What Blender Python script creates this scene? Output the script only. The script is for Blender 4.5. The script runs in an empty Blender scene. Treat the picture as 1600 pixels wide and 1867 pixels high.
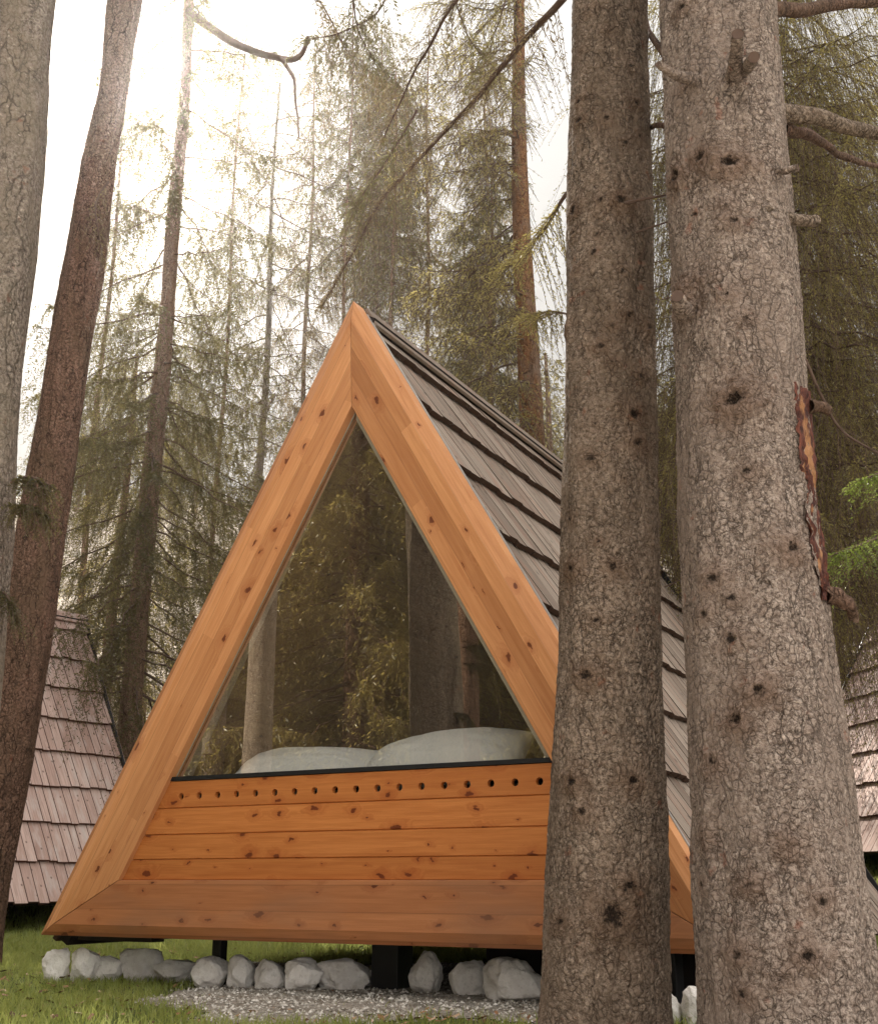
import bpy, bmesh, math, random
import numpy as np
from mathutils import Vector, Matrix
R = math.radians
random.seed(7)
RNG = np.random.default_rng(7)
SC = bpy.context.scene
COL = SC.collection

# ------------------------------------------------------------------ camera
PITCH, FPX, CAMZ = R(17.61), 2117.0, 0.55
cd = bpy.data.cameras.new('camera'); cam = bpy.data.objects.new('camera', cd); COL.objects.link(cam)
cam.location = (0, 0, CAMZ); cam.rotation_euler = (R(90) + PITCH, 0, 0)
cd.sensor_fit = 'HORIZONTAL'; cd.sensor_width = 36; cd.lens = 36 * FPX / 1600
cd.clip_start = 0.05; cd.clip_end = 2000
SC.camera = cam

# ------------------------------------------------------------------ sky, sun, exposure
SUN_EL, SUN_AZ = R(36.1), R(-16.2)          # azimuth measured from +Y towards +X
SKY_STRENGTH, SUN_STRENGTH, EXPOSURE = 0.10, 5.0, 1.25
CLOUD = 5.4
world = bpy.data.worlds.new('World'); SC.world = world; world.use_nodes = True
nt = world.node_tree; nt.nodes.clear()
wo = nt.nodes.new('ShaderNodeOutputWorld'); bg = nt.nodes.new('ShaderNodeBackground')
sky = nt.nodes.new('ShaderNodeTexSky'); sky.sky_type = 'NISHITA'; sky.sun_disc = False
sky.sun_elevation = SUN_EL; sky.sun_rotation = SUN_AZ
sky.air_density = 1.0; sky.dust_density = 3.0; sky.ozone_density = 1.0; sky.altitude = 600
hs = nt.nodes.new('ShaderNodeHueSaturation'); hs.inputs['Saturation'].default_value = 0.25
hs.inputs['Value'].default_value = 1.0
# thin bright cloud over the blue: overcast luminance rising towards the zenith
tc = nt.nodes.new('ShaderNodeTexCoord'); sx = nt.nodes.new('ShaderNodeSeparateXYZ'); nt.links.new(tc.outputs['Generated'], sx.inputs[0])
m0 = nt.nodes.new('ShaderNodeMath'); m0.operation = 'MULTIPLY'; nt.links.new(sx.outputs[2], m0.inputs[0]); nt.links.new(sx.outputs[2], m0.inputs[1])
m1 = nt.nodes.new('ShaderNodeMath'); m1.operation = 'MULTIPLY_ADD'; nt.links.new(m0.outputs[0], m1.inputs[0]); m1.inputs[1].default_value = CLOUD * 1.1; m1.inputs[2].default_value = CLOUD * .29
# added sky brightening behind the viewer, out of view, fills surfaces facing the camera
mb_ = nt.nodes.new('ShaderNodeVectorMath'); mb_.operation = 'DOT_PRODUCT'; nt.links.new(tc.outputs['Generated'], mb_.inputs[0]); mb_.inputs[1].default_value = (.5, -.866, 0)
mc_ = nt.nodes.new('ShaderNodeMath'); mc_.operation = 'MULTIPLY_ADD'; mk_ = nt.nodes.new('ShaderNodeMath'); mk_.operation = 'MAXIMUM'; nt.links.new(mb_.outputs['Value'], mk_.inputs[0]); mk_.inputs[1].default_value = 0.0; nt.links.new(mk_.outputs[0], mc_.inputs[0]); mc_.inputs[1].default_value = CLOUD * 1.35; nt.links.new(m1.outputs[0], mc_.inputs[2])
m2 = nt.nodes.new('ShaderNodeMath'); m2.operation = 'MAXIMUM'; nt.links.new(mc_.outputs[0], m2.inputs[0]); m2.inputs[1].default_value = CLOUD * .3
cr = nt.nodes.new('ShaderNodeCombineColor')
for q_, k_ in enumerate((1.0, .97, .93)):
    mm = nt.nodes.new('ShaderNodeMath'); mm.operation = 'MULTIPLY'; nt.links.new(m2.outputs[0], mm.inputs[0]); mm.inputs[1].default_value = k_; nt.links.new(mm.outputs[0], cr.inputs[q_])
mx = nt.nodes.new('ShaderNodeMix'); mx.data_type = 'RGBA'; mx.inputs[0].default_value = .985
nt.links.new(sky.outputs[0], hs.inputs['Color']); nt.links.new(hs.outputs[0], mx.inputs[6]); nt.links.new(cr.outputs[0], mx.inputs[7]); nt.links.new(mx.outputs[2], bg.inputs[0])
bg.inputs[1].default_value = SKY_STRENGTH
nt.links.new(bg.outputs[0], wo.inputs[0])
sl = bpy.data.lights.new('sun', 'SUN'); sl.energy = SUN_STRENGTH; sl.angle = R(0.5); sl.color = (1.0, 0.93, 0.82)
sun = bpy.data.objects.new('sun', sl); COL.objects.link(sun)
sd = Vector((math.sin(SUN_AZ) * math.cos(SUN_EL), math.cos(SUN_AZ) * math.cos(SUN_EL), math.sin(SUN_EL)))
sun.rotation_euler = sd.to_track_quat('Z', 'Y').to_euler(); sun.location = sd * 60
SC.view_settings.view_transform = 'Standard'; SC.view_settings.look = 'None'
SC.view_settings.exposure = EXPOSURE; SC.view_settings.gamma = 1
SC.cycles.max_bounces = 6; SC.cycles.diffuse_bounces = 3; SC.cycles.glossy_bounces = 3
SC.cycles.transmission_bounces = 4; SC.cycles.transparent_max_bounces = 8; SC.cycles.volume_bounces = 0
SC.cycles.use_denoising = True

# ------------------------------------------------------------------ helpers
CT, ST = math.cos(PITCH), math.sin(PITCH)
def W(px, py, Y):
    """world point seen at photo pixel (px, py) standing at distance Y"""
    zc = 933.5 - py
    yw = FPX * CT - zc * ST; zw = FPX * ST + zc * CT
    s = Y / yw
    return Vector(((px - 800) * s, Y, CAMZ + zw * s))
def ray(px, py):
    zc = 933.5 - py
    return Vector((px - 800, FPX * CT - zc * ST, FPX * ST + zc * CT)).normalized()
def pxm(Y, z=CAMZ):
    return (Y * CT + (z - CAMZ) * ST) / FPX        # metres per photo pixel
def hash3(i, j, k, s=0):
    n = (i * 73856093) ^ (j * 19349663) ^ (k * 83492791) ^ (s * 2654435)
    n = (n ^ (n >> 13)) * 1274126177
    n = n & 0x7fffffff
    n = ((n ^ (n >> 15)) * 668265263) & 0x7fffffff
    return n / float(0x7fffffff)
def vnoise(P, s=0):
    P = np.asarray(P, float); f = np.floor(P).astype(np.int64); t = P - f; t = t * t * (3 - 2 * t)
    out = 0
    for a in (0, 1):
        for b in (0, 1):
            for c in (0, 1):
                w = (t[..., 0] if a else 1 - t[..., 0]) * (t[..., 1] if b else 1 - t[..., 1]) * (t[..., 2] if c else 1 - t[..., 2])
                out = out + w * hash3(f[..., 0] + a, f[..., 1] + b, f[..., 2] + c, s)
    return out * 2 - 1
def fbm(P, o=4, s=0):
    v = 0; a = 1.0; P = np.asarray(P, float)
    for i in range(o):
        v = v + a * vnoise(P, s + i); P = P * 2.03 + 3.7; a *= .5
    return v
def tag(o, label=None, cat=None, group=None, kind=None):
    if label: o['label'] = label
    if cat: o['category'] = cat
    if group: o['group'] = group
    if kind: o['kind'] = kind
    return o
def empty(name, loc, label=None, cat=None, group=None):
    o = bpy.data.objects.new(name, None); o.empty_display_size = .2; COL.objects.link(o)
    o.location = loc; o.rotation_euler = (0, 0, 0)
    return tag(o, label, cat, group)
def link(name, me, mat, parent=None):
    o = bpy.data.objects.new(name, me); COL.objects.link(o)
    if mat: me.materials.append(mat)
    if parent is not None:
        o.parent = parent; o.location = -Vector(parent.location)      # meshes are in world coordinates
    return o
def np_mesh(name, V, F, smooth=True, attrs=None, uv=None):
    """V (n,3), F (m,k) all faces with k corners"""
    me = bpy.data.meshes.new(name); V = np.asarray(V, np.float32); F = np.asarray(F, np.int32)
    n, (m, k) = len(V), F.shape
    me.vertices.add(n); me.vertices.foreach_set('co', V.ravel())
    me.loops.add(m * k); me.loops.foreach_set('vertex_index', F.ravel())
    me.polygons.add(m); me.polygons.foreach_set('loop_start', np.arange(m, dtype=np.int32) * k)
    try: me.polygons.foreach_set('loop_total', np.full(m, k, np.int32))
    except Exception: pass
    me.polygons.foreach_set('use_smooth', np.full(m, bool(smooth)))
    if attrs:
        for an, (dom, arr) in attrs.items():
            a = me.attributes.new(an, 'FLOAT', dom); a.data.foreach_set('value', np.asarray(arr, np.float32))
    if uv is not None:
        l = me.uv_layers.new(name='UVMap'); l.data.foreach_set('uv', np.asarray(uv, np.float32).ravel())
    me.update(); me.validate()
    return me
class MB:
    """small meshes: faces with their own corners, uv and a random value"""
    def __init__(s): s.v = []; s.f = []; s.uv = []; s.r = []
    def face(s, pts, uv=None, r=0.0):
        b = len(s.v); s.v += [tuple(p) for p in pts]; s.f.append(tuple(range(b, b + len(pts))))
        s.uv += list(uv) if uv else [(0, 0)] * len(pts); s.r.append(r)
    def box(s, o, a, b, c, r=0.0, uvo=(0, 0)):
        """corner o and three edge vectors; uv runs along a (u) and b (v)"""
        o, a, b, c = Vector(o), Vector(a), Vector(b), Vector(c)
        if a.cross(b).dot(c) < 0: o = o + c; c = -c
        la, lb, lc = a.length, b.length, c.length; U, V_ = uvo
        P = lambda i, j, k: o + a * i + b * j + c * k
        q = lambda pts, uv: s.face(pts, [(U + x, V_ + y) for x, y in uv], r)
        q([P(0,0,0), P(0,1,0), P(1,1,0), P(1,0,0)], [(0,0),(0,lb),(la,lb),(la,0)])
        q([P(0,0,1), P(1,0,1), P(1,1,1), P(0,1,1)], [(0,0),(la,0),(la,lb),(0,lb)])
        q([P(0,0,0), P(1,0,0), P(1,0,1), P(0,0,1)], [(0,0),(la,0),(la,lc),(0,lc)])
        q([P(0,1,0), P(0,1,1), P(1,1,1), P(1,1,0)], [(0,0),(0,lc),(la,lc),(la,0)])
        q([P(0,0,0), P(0,0,1), P(0,1,1), P(0,1,0)], [(0,0),(0,lc),(lb,lc),(lb,0)])
        q([P(1,0,0), P(1,1,0), P(1,1,1), P(1,0,1)], [(0,0),(lb,0),(lb,lc),(0,lc)])
    def build(s, name, mat, parent=None, smooth=False, merge=False, bevel=0):
        me = bpy.data.meshes.new(name); me.from_pydata(s.v, [], s.f)
        l = me.uv_layers.new(name='UVMap')
        for i, c in enumerate(s.uv): l.data[i].uv = c
        a = me.attributes.new('rnd', 'FLOAT', 'FACE')
        for i, c in enumerate(s.r): a.data[i].value = c
        if merge or bevel:
            bm = bmesh.new(); bm.from_mesh(me); bmesh.ops.remove_doubles(bm, verts=bm.verts, dist=1e-4)
            bmesh.ops.recalc_face_normals(bm, faces=bm.faces)
            bm.to_mesh(me); bm.free()
        if smooth:
            for p in me.polygons: p.use_smooth = True
        o = link(name, me, mat, parent)
        if bevel:
            m = o.modifiers.new('bevel', 'BEVEL'); m.width = bevel; m.segments = 2; m.limit_method = 'ANGLE'
        return o
def tubes(paths, nseg=6):
    """list of (points (n,3), radii (n,)) -> one quad mesh arrays"""
    Vs, Fs = [], []; b = 0
    ang = np.arange(nseg) * 2 * math.pi / nseg
    for P, rad in paths:
        P = np.asarray(P, float); rad = np.asarray(rad, float); n = len(P)
        T = np.gradient(P, axis=0); T /= np.linalg.norm(T, axis=1)[:, None] + 1e-9
        ref = np.array([0, 0, 1.0]) if abs(T[:, 2]).mean() < .8 else np.array([1.0, 0, 0])
        A = np.cross(T, ref); A /= np.linalg.norm(A, axis=1)[:, None] + 1e-9
        B = np.cross(T, A)
        V = P[:, None, :] + rad[:, None, None] * (A[:, None, :] * np.cos(ang)[None, :, None] + B[:, None, :] * np.sin(ang)[None, :, None])
        Vs.append(V.reshape(-1, 3))
        i = np.arange(n - 1)[:, None] * nseg; j = np.arange(nseg)[None, :]; j2 = (j + 1) % nseg
        F = np.stack([i + j, i + nseg + j, i + nseg + j2, i + j2], -1).reshape(-1, 4) + b
        Fs.append(F); b += n * nseg
    return np.concatenate(Vs), np.concatenate(Fs)
def smooth_path(pts, n=14, wob=0.0, seed=0):
    pts = np.asarray([tuple(p) for p in pts], float); m = len(pts)
    t = np.linspace(0, m - 1, n); out = np.zeros((n, 3))
    for q, tt in enumerate(t):
        i = min(int(tt), m - 2); f = tt - i
        p0 = pts[max(i - 1, 0)]; p1 = pts[i]; p2 = pts[i + 1]; p3 = pts[min(i + 2, m - 1)]
        out[q] = .5 * ((2 * p1) + (-p0 + p2) * f + (2 * p0 - 5 * p1 + 4 * p2 - p3) * f * f + (-p0 + 3 * p1 - 3 * p2 + p3) * f ** 3)
    if wob: out[1:] += np.stack([vnoise(out[1:] * 4, seed + k) for k in range(3)], -1) * wob
    return out

# ------------------------------------------------------------------ materials
class NT:
    def __init__(s, name):
        s.m = bpy.data.materials.new(name); s.m.use_nodes = True; s.t = s.m.node_tree
        s.t.nodes.clear(); s.out = s.n('OutputMaterial')
    def n(s, kind, **kw):
        nd = s.t.nodes.new('ShaderNode' + kind)
        for k, v in kw.items():
            if k in nd.inputs.keys(): pass
            setattr(nd, k, v) if hasattr(nd, k) else None
        return nd
    def l(s, a, b): s.t.links.new(a, b)
    def val(s, sock, v):
        if isinstance(v, bpy.types.NodeSocket): s.l(v, sock)
        else: sock.default_value = v
    def math(s, op, a, b=0.0, clamp=False):
        nd = s.n('Math', operation=op); nd.use_clamp = clamp
        s.val(nd.inputs[0], a); s.val(nd.inputs[1], b); return nd.outputs[0]
    def mix(s, f, a, b, mode='MIX'):
        nd = s.n('Mix'); nd.data_type = 'RGBA'; nd.blend_type = mode
        s.val(nd.inputs[0], f)
        for sock, v in ((nd.inputs[6], a), (nd.inputs[7], b)):
            s.val(sock, v if isinstance(v, bpy.types.NodeSocket) else (*v, 1))
        return nd.outputs[2]
    def ramp(s, f, pts):
        nd = s.n('ValToRGB'); e = nd.color_ramp.elements
        while len(e) < len(pts): e.new(.5)
        for i, (p, c) in enumerate(pts):
            e[i].position = p; e[i].color = (*c, 1) if not isinstance(c, (int, float)) else (c, c, c, 1)
        s.val(nd.inputs[0], f); return nd.outputs[0]
    def map(s, vec, scale=(1, 1, 1), loc=(0, 0, 0)):
        nd = s.n('Mapping'); s.l(vec, nd.inputs[0]); nd.inputs['Scale'].default_value = scale
        nd.inputs['Location'].default_value = loc; return nd.outputs[0]
    def obj(s): return s.n('TexCoord').outputs['Object']
    def geo(s): return s.n('NewGeometry').outputs['Position']
    def uv(s): return s.n('TexCoord').outputs['UV']
    def attr(s, a):
        nd = s.n('Attribute'); nd.attribute_name = a; return nd.outputs['Fac']
    def noise(s, vec, scale, detail=4, rough=.55, dist=0.0):
        nd = s.n('TexNoise'); s.l(vec, nd.inputs['Vector']); nd.inputs['Scale'].default_value = scale
        nd.inputs['Detail'].default_value = detail; nd.inputs['Roughness'].default_value = rough
        nd.inputs['Distortion'].default_value = dist; return nd.outputs['Fac']
    def voro(s, vec, scale, feature='F1', rand=1.0, out='Distance', dim='3D'):
        nd = s.n('TexVoronoi'); nd.feature = feature; nd.voronoi_dimensions = dim; s.l(vec, nd.inputs['Vector'])
        nd.inputs['Scale'].default_value = scale; nd.inputs['Randomness'].default_value = rand
        return nd.outputs[out]
    def bump(s, h, dist, strength=1.0, nrm=None):
        nd = s.n('Bump'); s.l(h, nd.inputs['Height']); nd.inputs['Distance'].default_value = dist
        nd.inputs['Strength'].default_value = strength
        if nrm is not None: s.l(nrm, nd.inputs['Normal'])
        return nd.outputs[0]
    def princ(s, color, rough=.7, nrm=None, spec=.3, **kw):
        p = s.n('BsdfPrincipled'); s.val(p.inputs['Base Color'], color if isinstance(color, bpy.types.NodeSocket) else (*color, 1))
        s.val(p.inputs['Roughness'], rough); p.inputs['Specular IOR Level'].default_value = spec
        if nrm is not None: s.l(nrm, p.inputs['Normal'])
        for k, v in kw.items(): s.val(p.inputs[k.replace('_', ' ')], v)
        s.l(p.outputs[0], s.out.inputs[0]); return s.m
def warp(n, vec, scale, amt):
    nd = n.n('TexNoise'); n.l(vec, nd.inputs['Vector']); nd.inputs['Scale'].default_value = scale; nd.inputs['Detail'].default_value = 3
    a = n.n('VectorMath', operation='SUBTRACT'); n.l(nd.outputs['Color'], a.inputs[0]); a.inputs[1].default_value = (.5, .5, .5)
    b = n.n('VectorMath', operation='SCALE'); n.l(a.outputs[0], b.inputs[0]); b.inputs['Scale'].default_value = amt
    c = n.n('VectorMath', operation='ADD'); n.l(vec, c.inputs[0]); n.l(b.outputs[0], c.inputs[1]); return c.outputs[0]

def bark(name, c_dark, c_mid, c_light, scale, crack=.5, stretch=.8, knots=False, patch=None, depth=.010, fis=.24):
    n = NT(name); o = n.obj(); w = warp(n, o, 11, .06); w = warp(n, w, 60, .016)
    m = n.map(w, (1, 1, stretch)); wf = warp(n, warp(n, o, 5, .09), 26, .035)
    d1 = n.voro(m, scale, 'DISTANCE_TO_EDGE'); d2 = n.voro(n.map(wf, (1, 1, fis), (3.1, 1.7, .4)), scale * .42, 'DISTANCE_TO_EDGE')
    id1 = n.voro(m, scale, 'F1', out='Color')
    fine = n.noise(o, 230, 4, .75); mid = n.noise(o, 62, 5, .7); big = n.noise(n.map(o, (1, 1, .5)), 3.2, 5, .6)
    gA = n.ramp(n.noise(n.map(o, (1, 1, .6)), 17, 4, .7), [(.40, 0), (.60, 1)]); gB = n.ramp(n.noise(n.map(o, (1, 1, .35), (7, 3, 1)), 8, 4, .7), [(.42, 0), (.58, 1)])
    l1 = n.math('MULTIPLY', n.ramp(d1, [(0, 1), (.045, .55), (.12, 0)]), n.math('MULTIPLY', gA, crack))
    l2 = n.math('MULTIPLY', n.ramp(d2, [(0, 1), (.018, .7), (.05, 0)]), n.math('MULTIPLY', gB, min(1, crack * 1.25)))
    cm = n.math('MAXIMUM', l1, l2)
    tone = n.math('ADD', n.math('MULTIPLY', mid, .6), n.math('MULTIPLY', fine, .4))
    col = n.mix(n.ramp(tone, [(.42, 0), (.56, 1)]), tuple(c * .36 for c in c_mid), c_light)
    col = n.mix(n.math('MULTIPLY', n.ramp(id1, [(.25, 0), (.75, 1)]), .45), col, c_mid)
    col = n.mix(n.ramp(big, [(.45, 0), (.62, .7)]), col, patch or c_mid)
    spots = n.ramp(n.voro(warp(n, o, 30, .05), 27, 'F1'), [(.09, 1), (.2, 0)])
    col = n.mix(n.math('MULTIPLY', spots, n.math('MULTIPLY', gB, .6)), col, tuple(min(1, c * 1.5) for c in c_light))
    red = n.ramp(n.noise(o, 13, 3), [(.66, 0), (.72, .5)]); col = n.mix(red, col, (c_mid[0] * 1.15, c_mid[1] * .62, c_mid[2] * .5))
    col = n.mix(cm, col, c_dark)
    if knots:
        kn = n.attr('knot'); hl = n.attr('halo')
        hn = n.math('MULTIPLY', hl, n.ramp(mid, [(.3, .35), (.6, 1)]))
        col = n.mix(n.math('MULTIPLY', hn, .75), col, tuple((a * 1.4 + b * .5) * q for a, b, q in zip(c_dark, c_mid, (1.1, .85, .68))))
        col = n.mix(n.ramp(n.math('ADD', kn, n.math('MULTIPLY', n.math('SUBTRACT', mid, .5), 2.4)), [(.36, 0), (.85, .95)]), col, (.022, .015, .011))
    h = n.math('SUBTRACT', n.math('MULTIPLY', n.math('MINIMUM', d1, .3), 1.5), n.math('MULTIPLY', cm, .8))
    h = n.math('ADD', h, n.math('ADD', n.math('MULTIPLY', mid, 1.0), n.math('MULTIPLY', fine, .45)))
    return n.princ(col, .9, n.bump(h, depth, 1.0), .12)

M = {}
M['bark_mid'] = bark('bark_grey_brown', (.028, .018, .012), (.27, .19, .135), (.50, .385, .295), 46, .62, knots=True, patch=(.18, .128, .09), fis=.2, depth=.017)
M['bark_near'] = bark('bark_pale_grey', (.034, .024, .018), (.36, .265, .21), (.68, .545, .455), 46, .60, knots=True, patch=(.38, .29, .235), fis=.22, depth=.019)
M['bark_red'] = bark('bark_red_brown', (.03, .018, .013), (.15, .085, .058), (.27, .165, .12), 34, .8, stretch=.5, patch=(.13, .085, .055), fis=.14)
M['bark_grey'] = bark('bark_lichen_grey', (.05, .04, .03), (.23, .18, .145), (.42, .35, .29), 34, .6, stretch=.7, patch=(.25, .205, .15))
M['bark_far'] = bark('bark_far_brown', (.05, .033, .022), (.21, .13, .09), (.36, .24, .17), 18, .7, stretch=.5)
M['bark_orange'] = bark('bark_orange_pine', (.06, .03, .018), (.25, .115, .055), (.38, .20, .10), 18, .8, stretch=.5, patch=(.24, .18, .14))
def twig_mat():
    n = NT('twig_wood'); return n.princ(n.mix(n.noise(n.obj(), 8, 3), (.07, .045, .035), (.17, .115, .09)), .9, None, .1)
M['twig'] = twig_mat()
def leaf_mat(name, c1, c2, c3, trans=.42):
    n = NT(name); o = n.geo()
    f = n.noise(o, 1.7, 4, .6); f2 = n.noise(o, 22, 2)
    r = n.attr('rnd')
    c = n.mix(n.ramp(f, [(.38, 0), (.62, 1)]), c1, c2)
    c = n.mix(n.math('MULTIPLY', n.ramp(r, [(.55, 0), (.95, 1)]), .8), c, c3)
    c = n.mix(n.math('MULTIPLY', f2, .3), c, c1)
    d = n.n('BsdfDiffuse'); t = n.n('BsdfTranslucent'); n.l(c, d.inputs[0])
    c2_ = n.mix(.55, c, tuple(min(1, k * 2.2) for k in c3)); n.l(c2_, t.inputs[0])
    g = n.n('BsdfGlossy'); g.inputs['Roughness'].default_value = .35; g.inputs[0].default_value = (.6, .6, .55, 1)
    m = n.n('MixShader'); m.inputs[0].default_value = trans; n.l(d.outputs[0], m.inputs[1]); n.l(t.outputs[0], m.inputs[2])
    m2 = n.n('MixShader'); m2.inputs[0].default_value = .05; n.l(m.outputs[0], m2.inputs[1]); n.l(g.outputs[0], m2.inputs[2])
    n.l(m2.outputs[0], n.out.inputs[0]); return n.m
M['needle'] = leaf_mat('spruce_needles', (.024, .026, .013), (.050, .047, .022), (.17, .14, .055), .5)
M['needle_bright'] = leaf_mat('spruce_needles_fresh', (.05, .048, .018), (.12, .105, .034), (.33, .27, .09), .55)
M['needle_green'] = leaf_mat('young_spruce_needles', (.04, .065, .014), (.085, .125, .024), (.22, .27, .05), .5)
M['needle_brown'] = leaf_mat('larch_twigs', (.09, .062, .032), (.13, .095, .045), (.22, .16, .075), .35)
M['grass'] = leaf_mat('grass_blades', (.12, .17, .03), (.20, .245, .045), (.36, .37, .12), .5)

def wood(name, c1, c2, lam=.045, seg=1.1, knotd=.55, boards=False, grey=0.0, rough=.5):
    n = NT(name); uv = n.uv(); sx = n.n('SeparateXYZ'); n.l(uv, sx.inputs[0]); u, v = sx.outputs[0], sx.outputs[1]
    wv = n.math('ADD', v, n.math('MULTIPLY', n.noise(n.map(uv, (1.2, 6, 1)), 1, 3), .02))
    li = n.math('FLOOR', n.math('DIVIDE', v, lam))
    wn = n.n('TexWhiteNoise'); wn.noise_dimensions = '1D'; n.l(li, wn.inputs['W'])
    si = n.math('FLOOR', n.math('ADD', n.math('DIVIDE', u, seg), n.math('MULTIPLY', wn.outputs['Value'], 7.0)))
    cb = n.n('CombineXYZ'); n.l(li, cb.inputs[0]); n.l(si, cb.inputs[1])
    wn2 = n.n('TexWhiteNoise'); wn2.noise_dimensions = '2D'; n.l(cb.outputs[0], wn2.inputs['Vector'])
    # long grain, bent round the knots
    off = n.n('VectorMath', operation='ADD'); n.l(uv, off.inputs[0]); sc = n.n('VectorMath', operation='SCALE'); n.l(wn2.outputs['Color'], sc.inputs[0]); sc.inputs['Scale'].default_value = 9; n.l(sc.outputs[0], off.inputs[1])
    kv = n.map(off.outputs[0], (4.6, 8.0, 1)); kd = n.voro(warp(n, kv, 5, .34), 1.0, 'F1', 1.0, dim='2D')
    gate = n.voro(kv, 1.0, 'F1', 1.0, out='Color', dim='2D'); gs = n.n('SeparateXYZ'); n.l(gate, gs.inputs[0])
    on = n.math('GREATER_THAN', gs.outputs[0], 1 - knotd)
    size = n.math('ADD', .03, n.math('MULTIPLY', n.math('POWER', gs.outputs[1], 2.0), .13))
    kk = n.math('MULTIPLY', n.math('SUBTRACT', 1.0, n.math('DIVIDE', kd, size), True), on)
    kh = n.math('MULTIPLY', n.math('SUBTRACT', 1.0, n.math('DIVIDE', kd, n.math('MULTIPLY', size, 3.4)), True), on)
    gu = n.map(off.outputs[0], (1.4, 30, 1)); gb = n.n('VectorMath', operation='ADD'); n.l(gu, gb.inputs[0])
    cc = n.n('CombineXYZ'); n.l(n.math('MULTIPLY', kh, 3.5), cc.inputs[1]); n.l(cc.outputs[0], gb.inputs[1])
    gr = n.noise(gb.outputs[0], 1.6, 6, .62, .6); gr2 = n.noise(n.map(off.outputs[0], (5, 190, 1)), 1, 3, .6)
    g = n.math('ADD', n.math('MULTIPLY', gr, .7), n.math('MULTIPLY', gr2, .3))
    col = n.mix(n.ramp(g, [(.34, 0), (.66, 1)]), c1, c2)
    tone = n.math('ADD', .80 if not boards else .82, n.math('MULTIPLY', wn2.outputs['Value'], .44 if not boards else .34))
    tc = n.n('CombineXYZ'); n.l(tone, tc.inputs[0]); n.l(n.math('POWER', tone, 1.25), tc.inputs[1]); n.l(n.math('POWER', tone, 1.5), tc.inputs[2])
    col = n.mix(1.0, col, tc.outputs[0], 'MULTIPLY')
    dark = tuple(c * k for c, k in zip(c1, (.30, .18, .16)))
    col = n.mix(n.math('MULTIPLY', kh, .55), col, tuple(c * k for c, k in zip(c1, (.75, .52, .45))))
    col = n.mix(n.ramp(kk, [(.12, 0), (.35, .92)]), col, dark)
    if not boards:
        edge = n.math('SUBTRACT', n.math('DIVIDE', v, lam), li)
        e = n.ramp(n.math('MINIMUM', edge, n.math('SUBTRACT', 1.0, edge)), [(0, .72), (.035, 1)])
        col = n.mix(1.0, col, e, 'MULTIPLY')
    if grey:
        st = n.ramp(n.noise(n.map(uv, (1.5, 5, 1)), 1.2, 4), [(.45, 0), (.7, 1)])
        col = n.mix(n.math('MULTIPLY', st, grey), col, (.25, .125, .07))
    h = n.math('ADD', n.math('MULTIPLY', g, .5), n.math('MULTIPLY', kk, -.4))
    return n.princ(col, rough, n.bump(h, .0015, .6), .3)
M['glulam'] = wood('glulam_larch', (.43, .168, .06), (.58, .27, .112), lam=.081, seg=2.2, knotd=.5)
M['glulam_base'] = wood('glulam_base_beam', (.29, .107, .038), (.40, .155, .06), lam=.14, seg=30, knotd=.75, grey=.5)
M['cladding'] = wood('larch_cladding', (.41, .125, .027), (.58, .215, .058), lam=.2, seg=50, knotd=.88, boards=True)
M['interior'] = wood('spruce_lining', (.16, .09, .05), (.24, .15, .085), lam=.12, seg=50, knotd=.4, boards=True)
def shingle_mat(name, ca, cb, cc):
    n = NT(name); r = n.attr('rnd'); o = n.uv()
    g = n.noise(n.map(o, (70, 3, 1)), 1, 5, .65); s = n.noise(n.map(o, (9, 2.2, 1)), 1, 4, .6)
    col = n.mix(n.ramp(r, [(0, 0), (1, 1)]), ca, cb)
    col = n.mix(n.ramp(g, [(.35, .55), (.62, 0)]), col, tuple(c * .5 for c in ca))
    col = n.mix(n.ramp(s, [(.5, 0), (.72, .8)]), col, cc)
    kd = n.voro(n.map(o, (5, 4, 1)), 1, 'F1', dim='2D')
    col = n.mix(n.ramp(kd, [(.035, .8), (.07, 0)]), col, tuple(c * .3 for c in ca))
    col = n.mix(n.math('LESS_THAN', r, -.5), col, tuple(c * .22 * q for c, q in zip(ca, (1.25, .9, .75))))  # dark edge faces: stained end grain, with course shadow put into the colour
    return n.princ(col, .8, n.bump(g, .003, .8), .2)
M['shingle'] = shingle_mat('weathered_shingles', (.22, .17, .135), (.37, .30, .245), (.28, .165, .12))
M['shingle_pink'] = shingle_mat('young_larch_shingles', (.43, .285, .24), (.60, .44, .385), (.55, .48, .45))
def flat(name, c, rough=.6, var=.25, scale=20, spec=.3, metal=0.0):
    n = NT(name); f = n.noise(n.obj(), scale, 4)
    col = n.mix(f, tuple(k * (1 - var) for k in c), tuple(min(1, k * (1 + var)) for k in c))
    return n.princ(col, rough, n.bump(f, .002, .3), spec, Metallic=metal)
M['black'] = flat('black_painted_metal', (.012, .012, .013), .45)
M['darkwood'] = flat('dark_underfloor_wood', (.03, .02, .015), .8)
M['metal'] = flat('grey_metal_flashing', (.42, .42, .41), .4, .1, 8, .5, .4)
M['seal'] = flat('pale_window_seal', (.30, .27, .20), .6, .2, 60)
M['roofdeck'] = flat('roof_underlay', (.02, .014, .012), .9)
M['linen'] = flat('white_linen', (.88, .89, .87), .85, .03, 90)
M['cutwood'] = flat('splintered_wood', (.42, .19, .07), .8, .35, 25)
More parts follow.
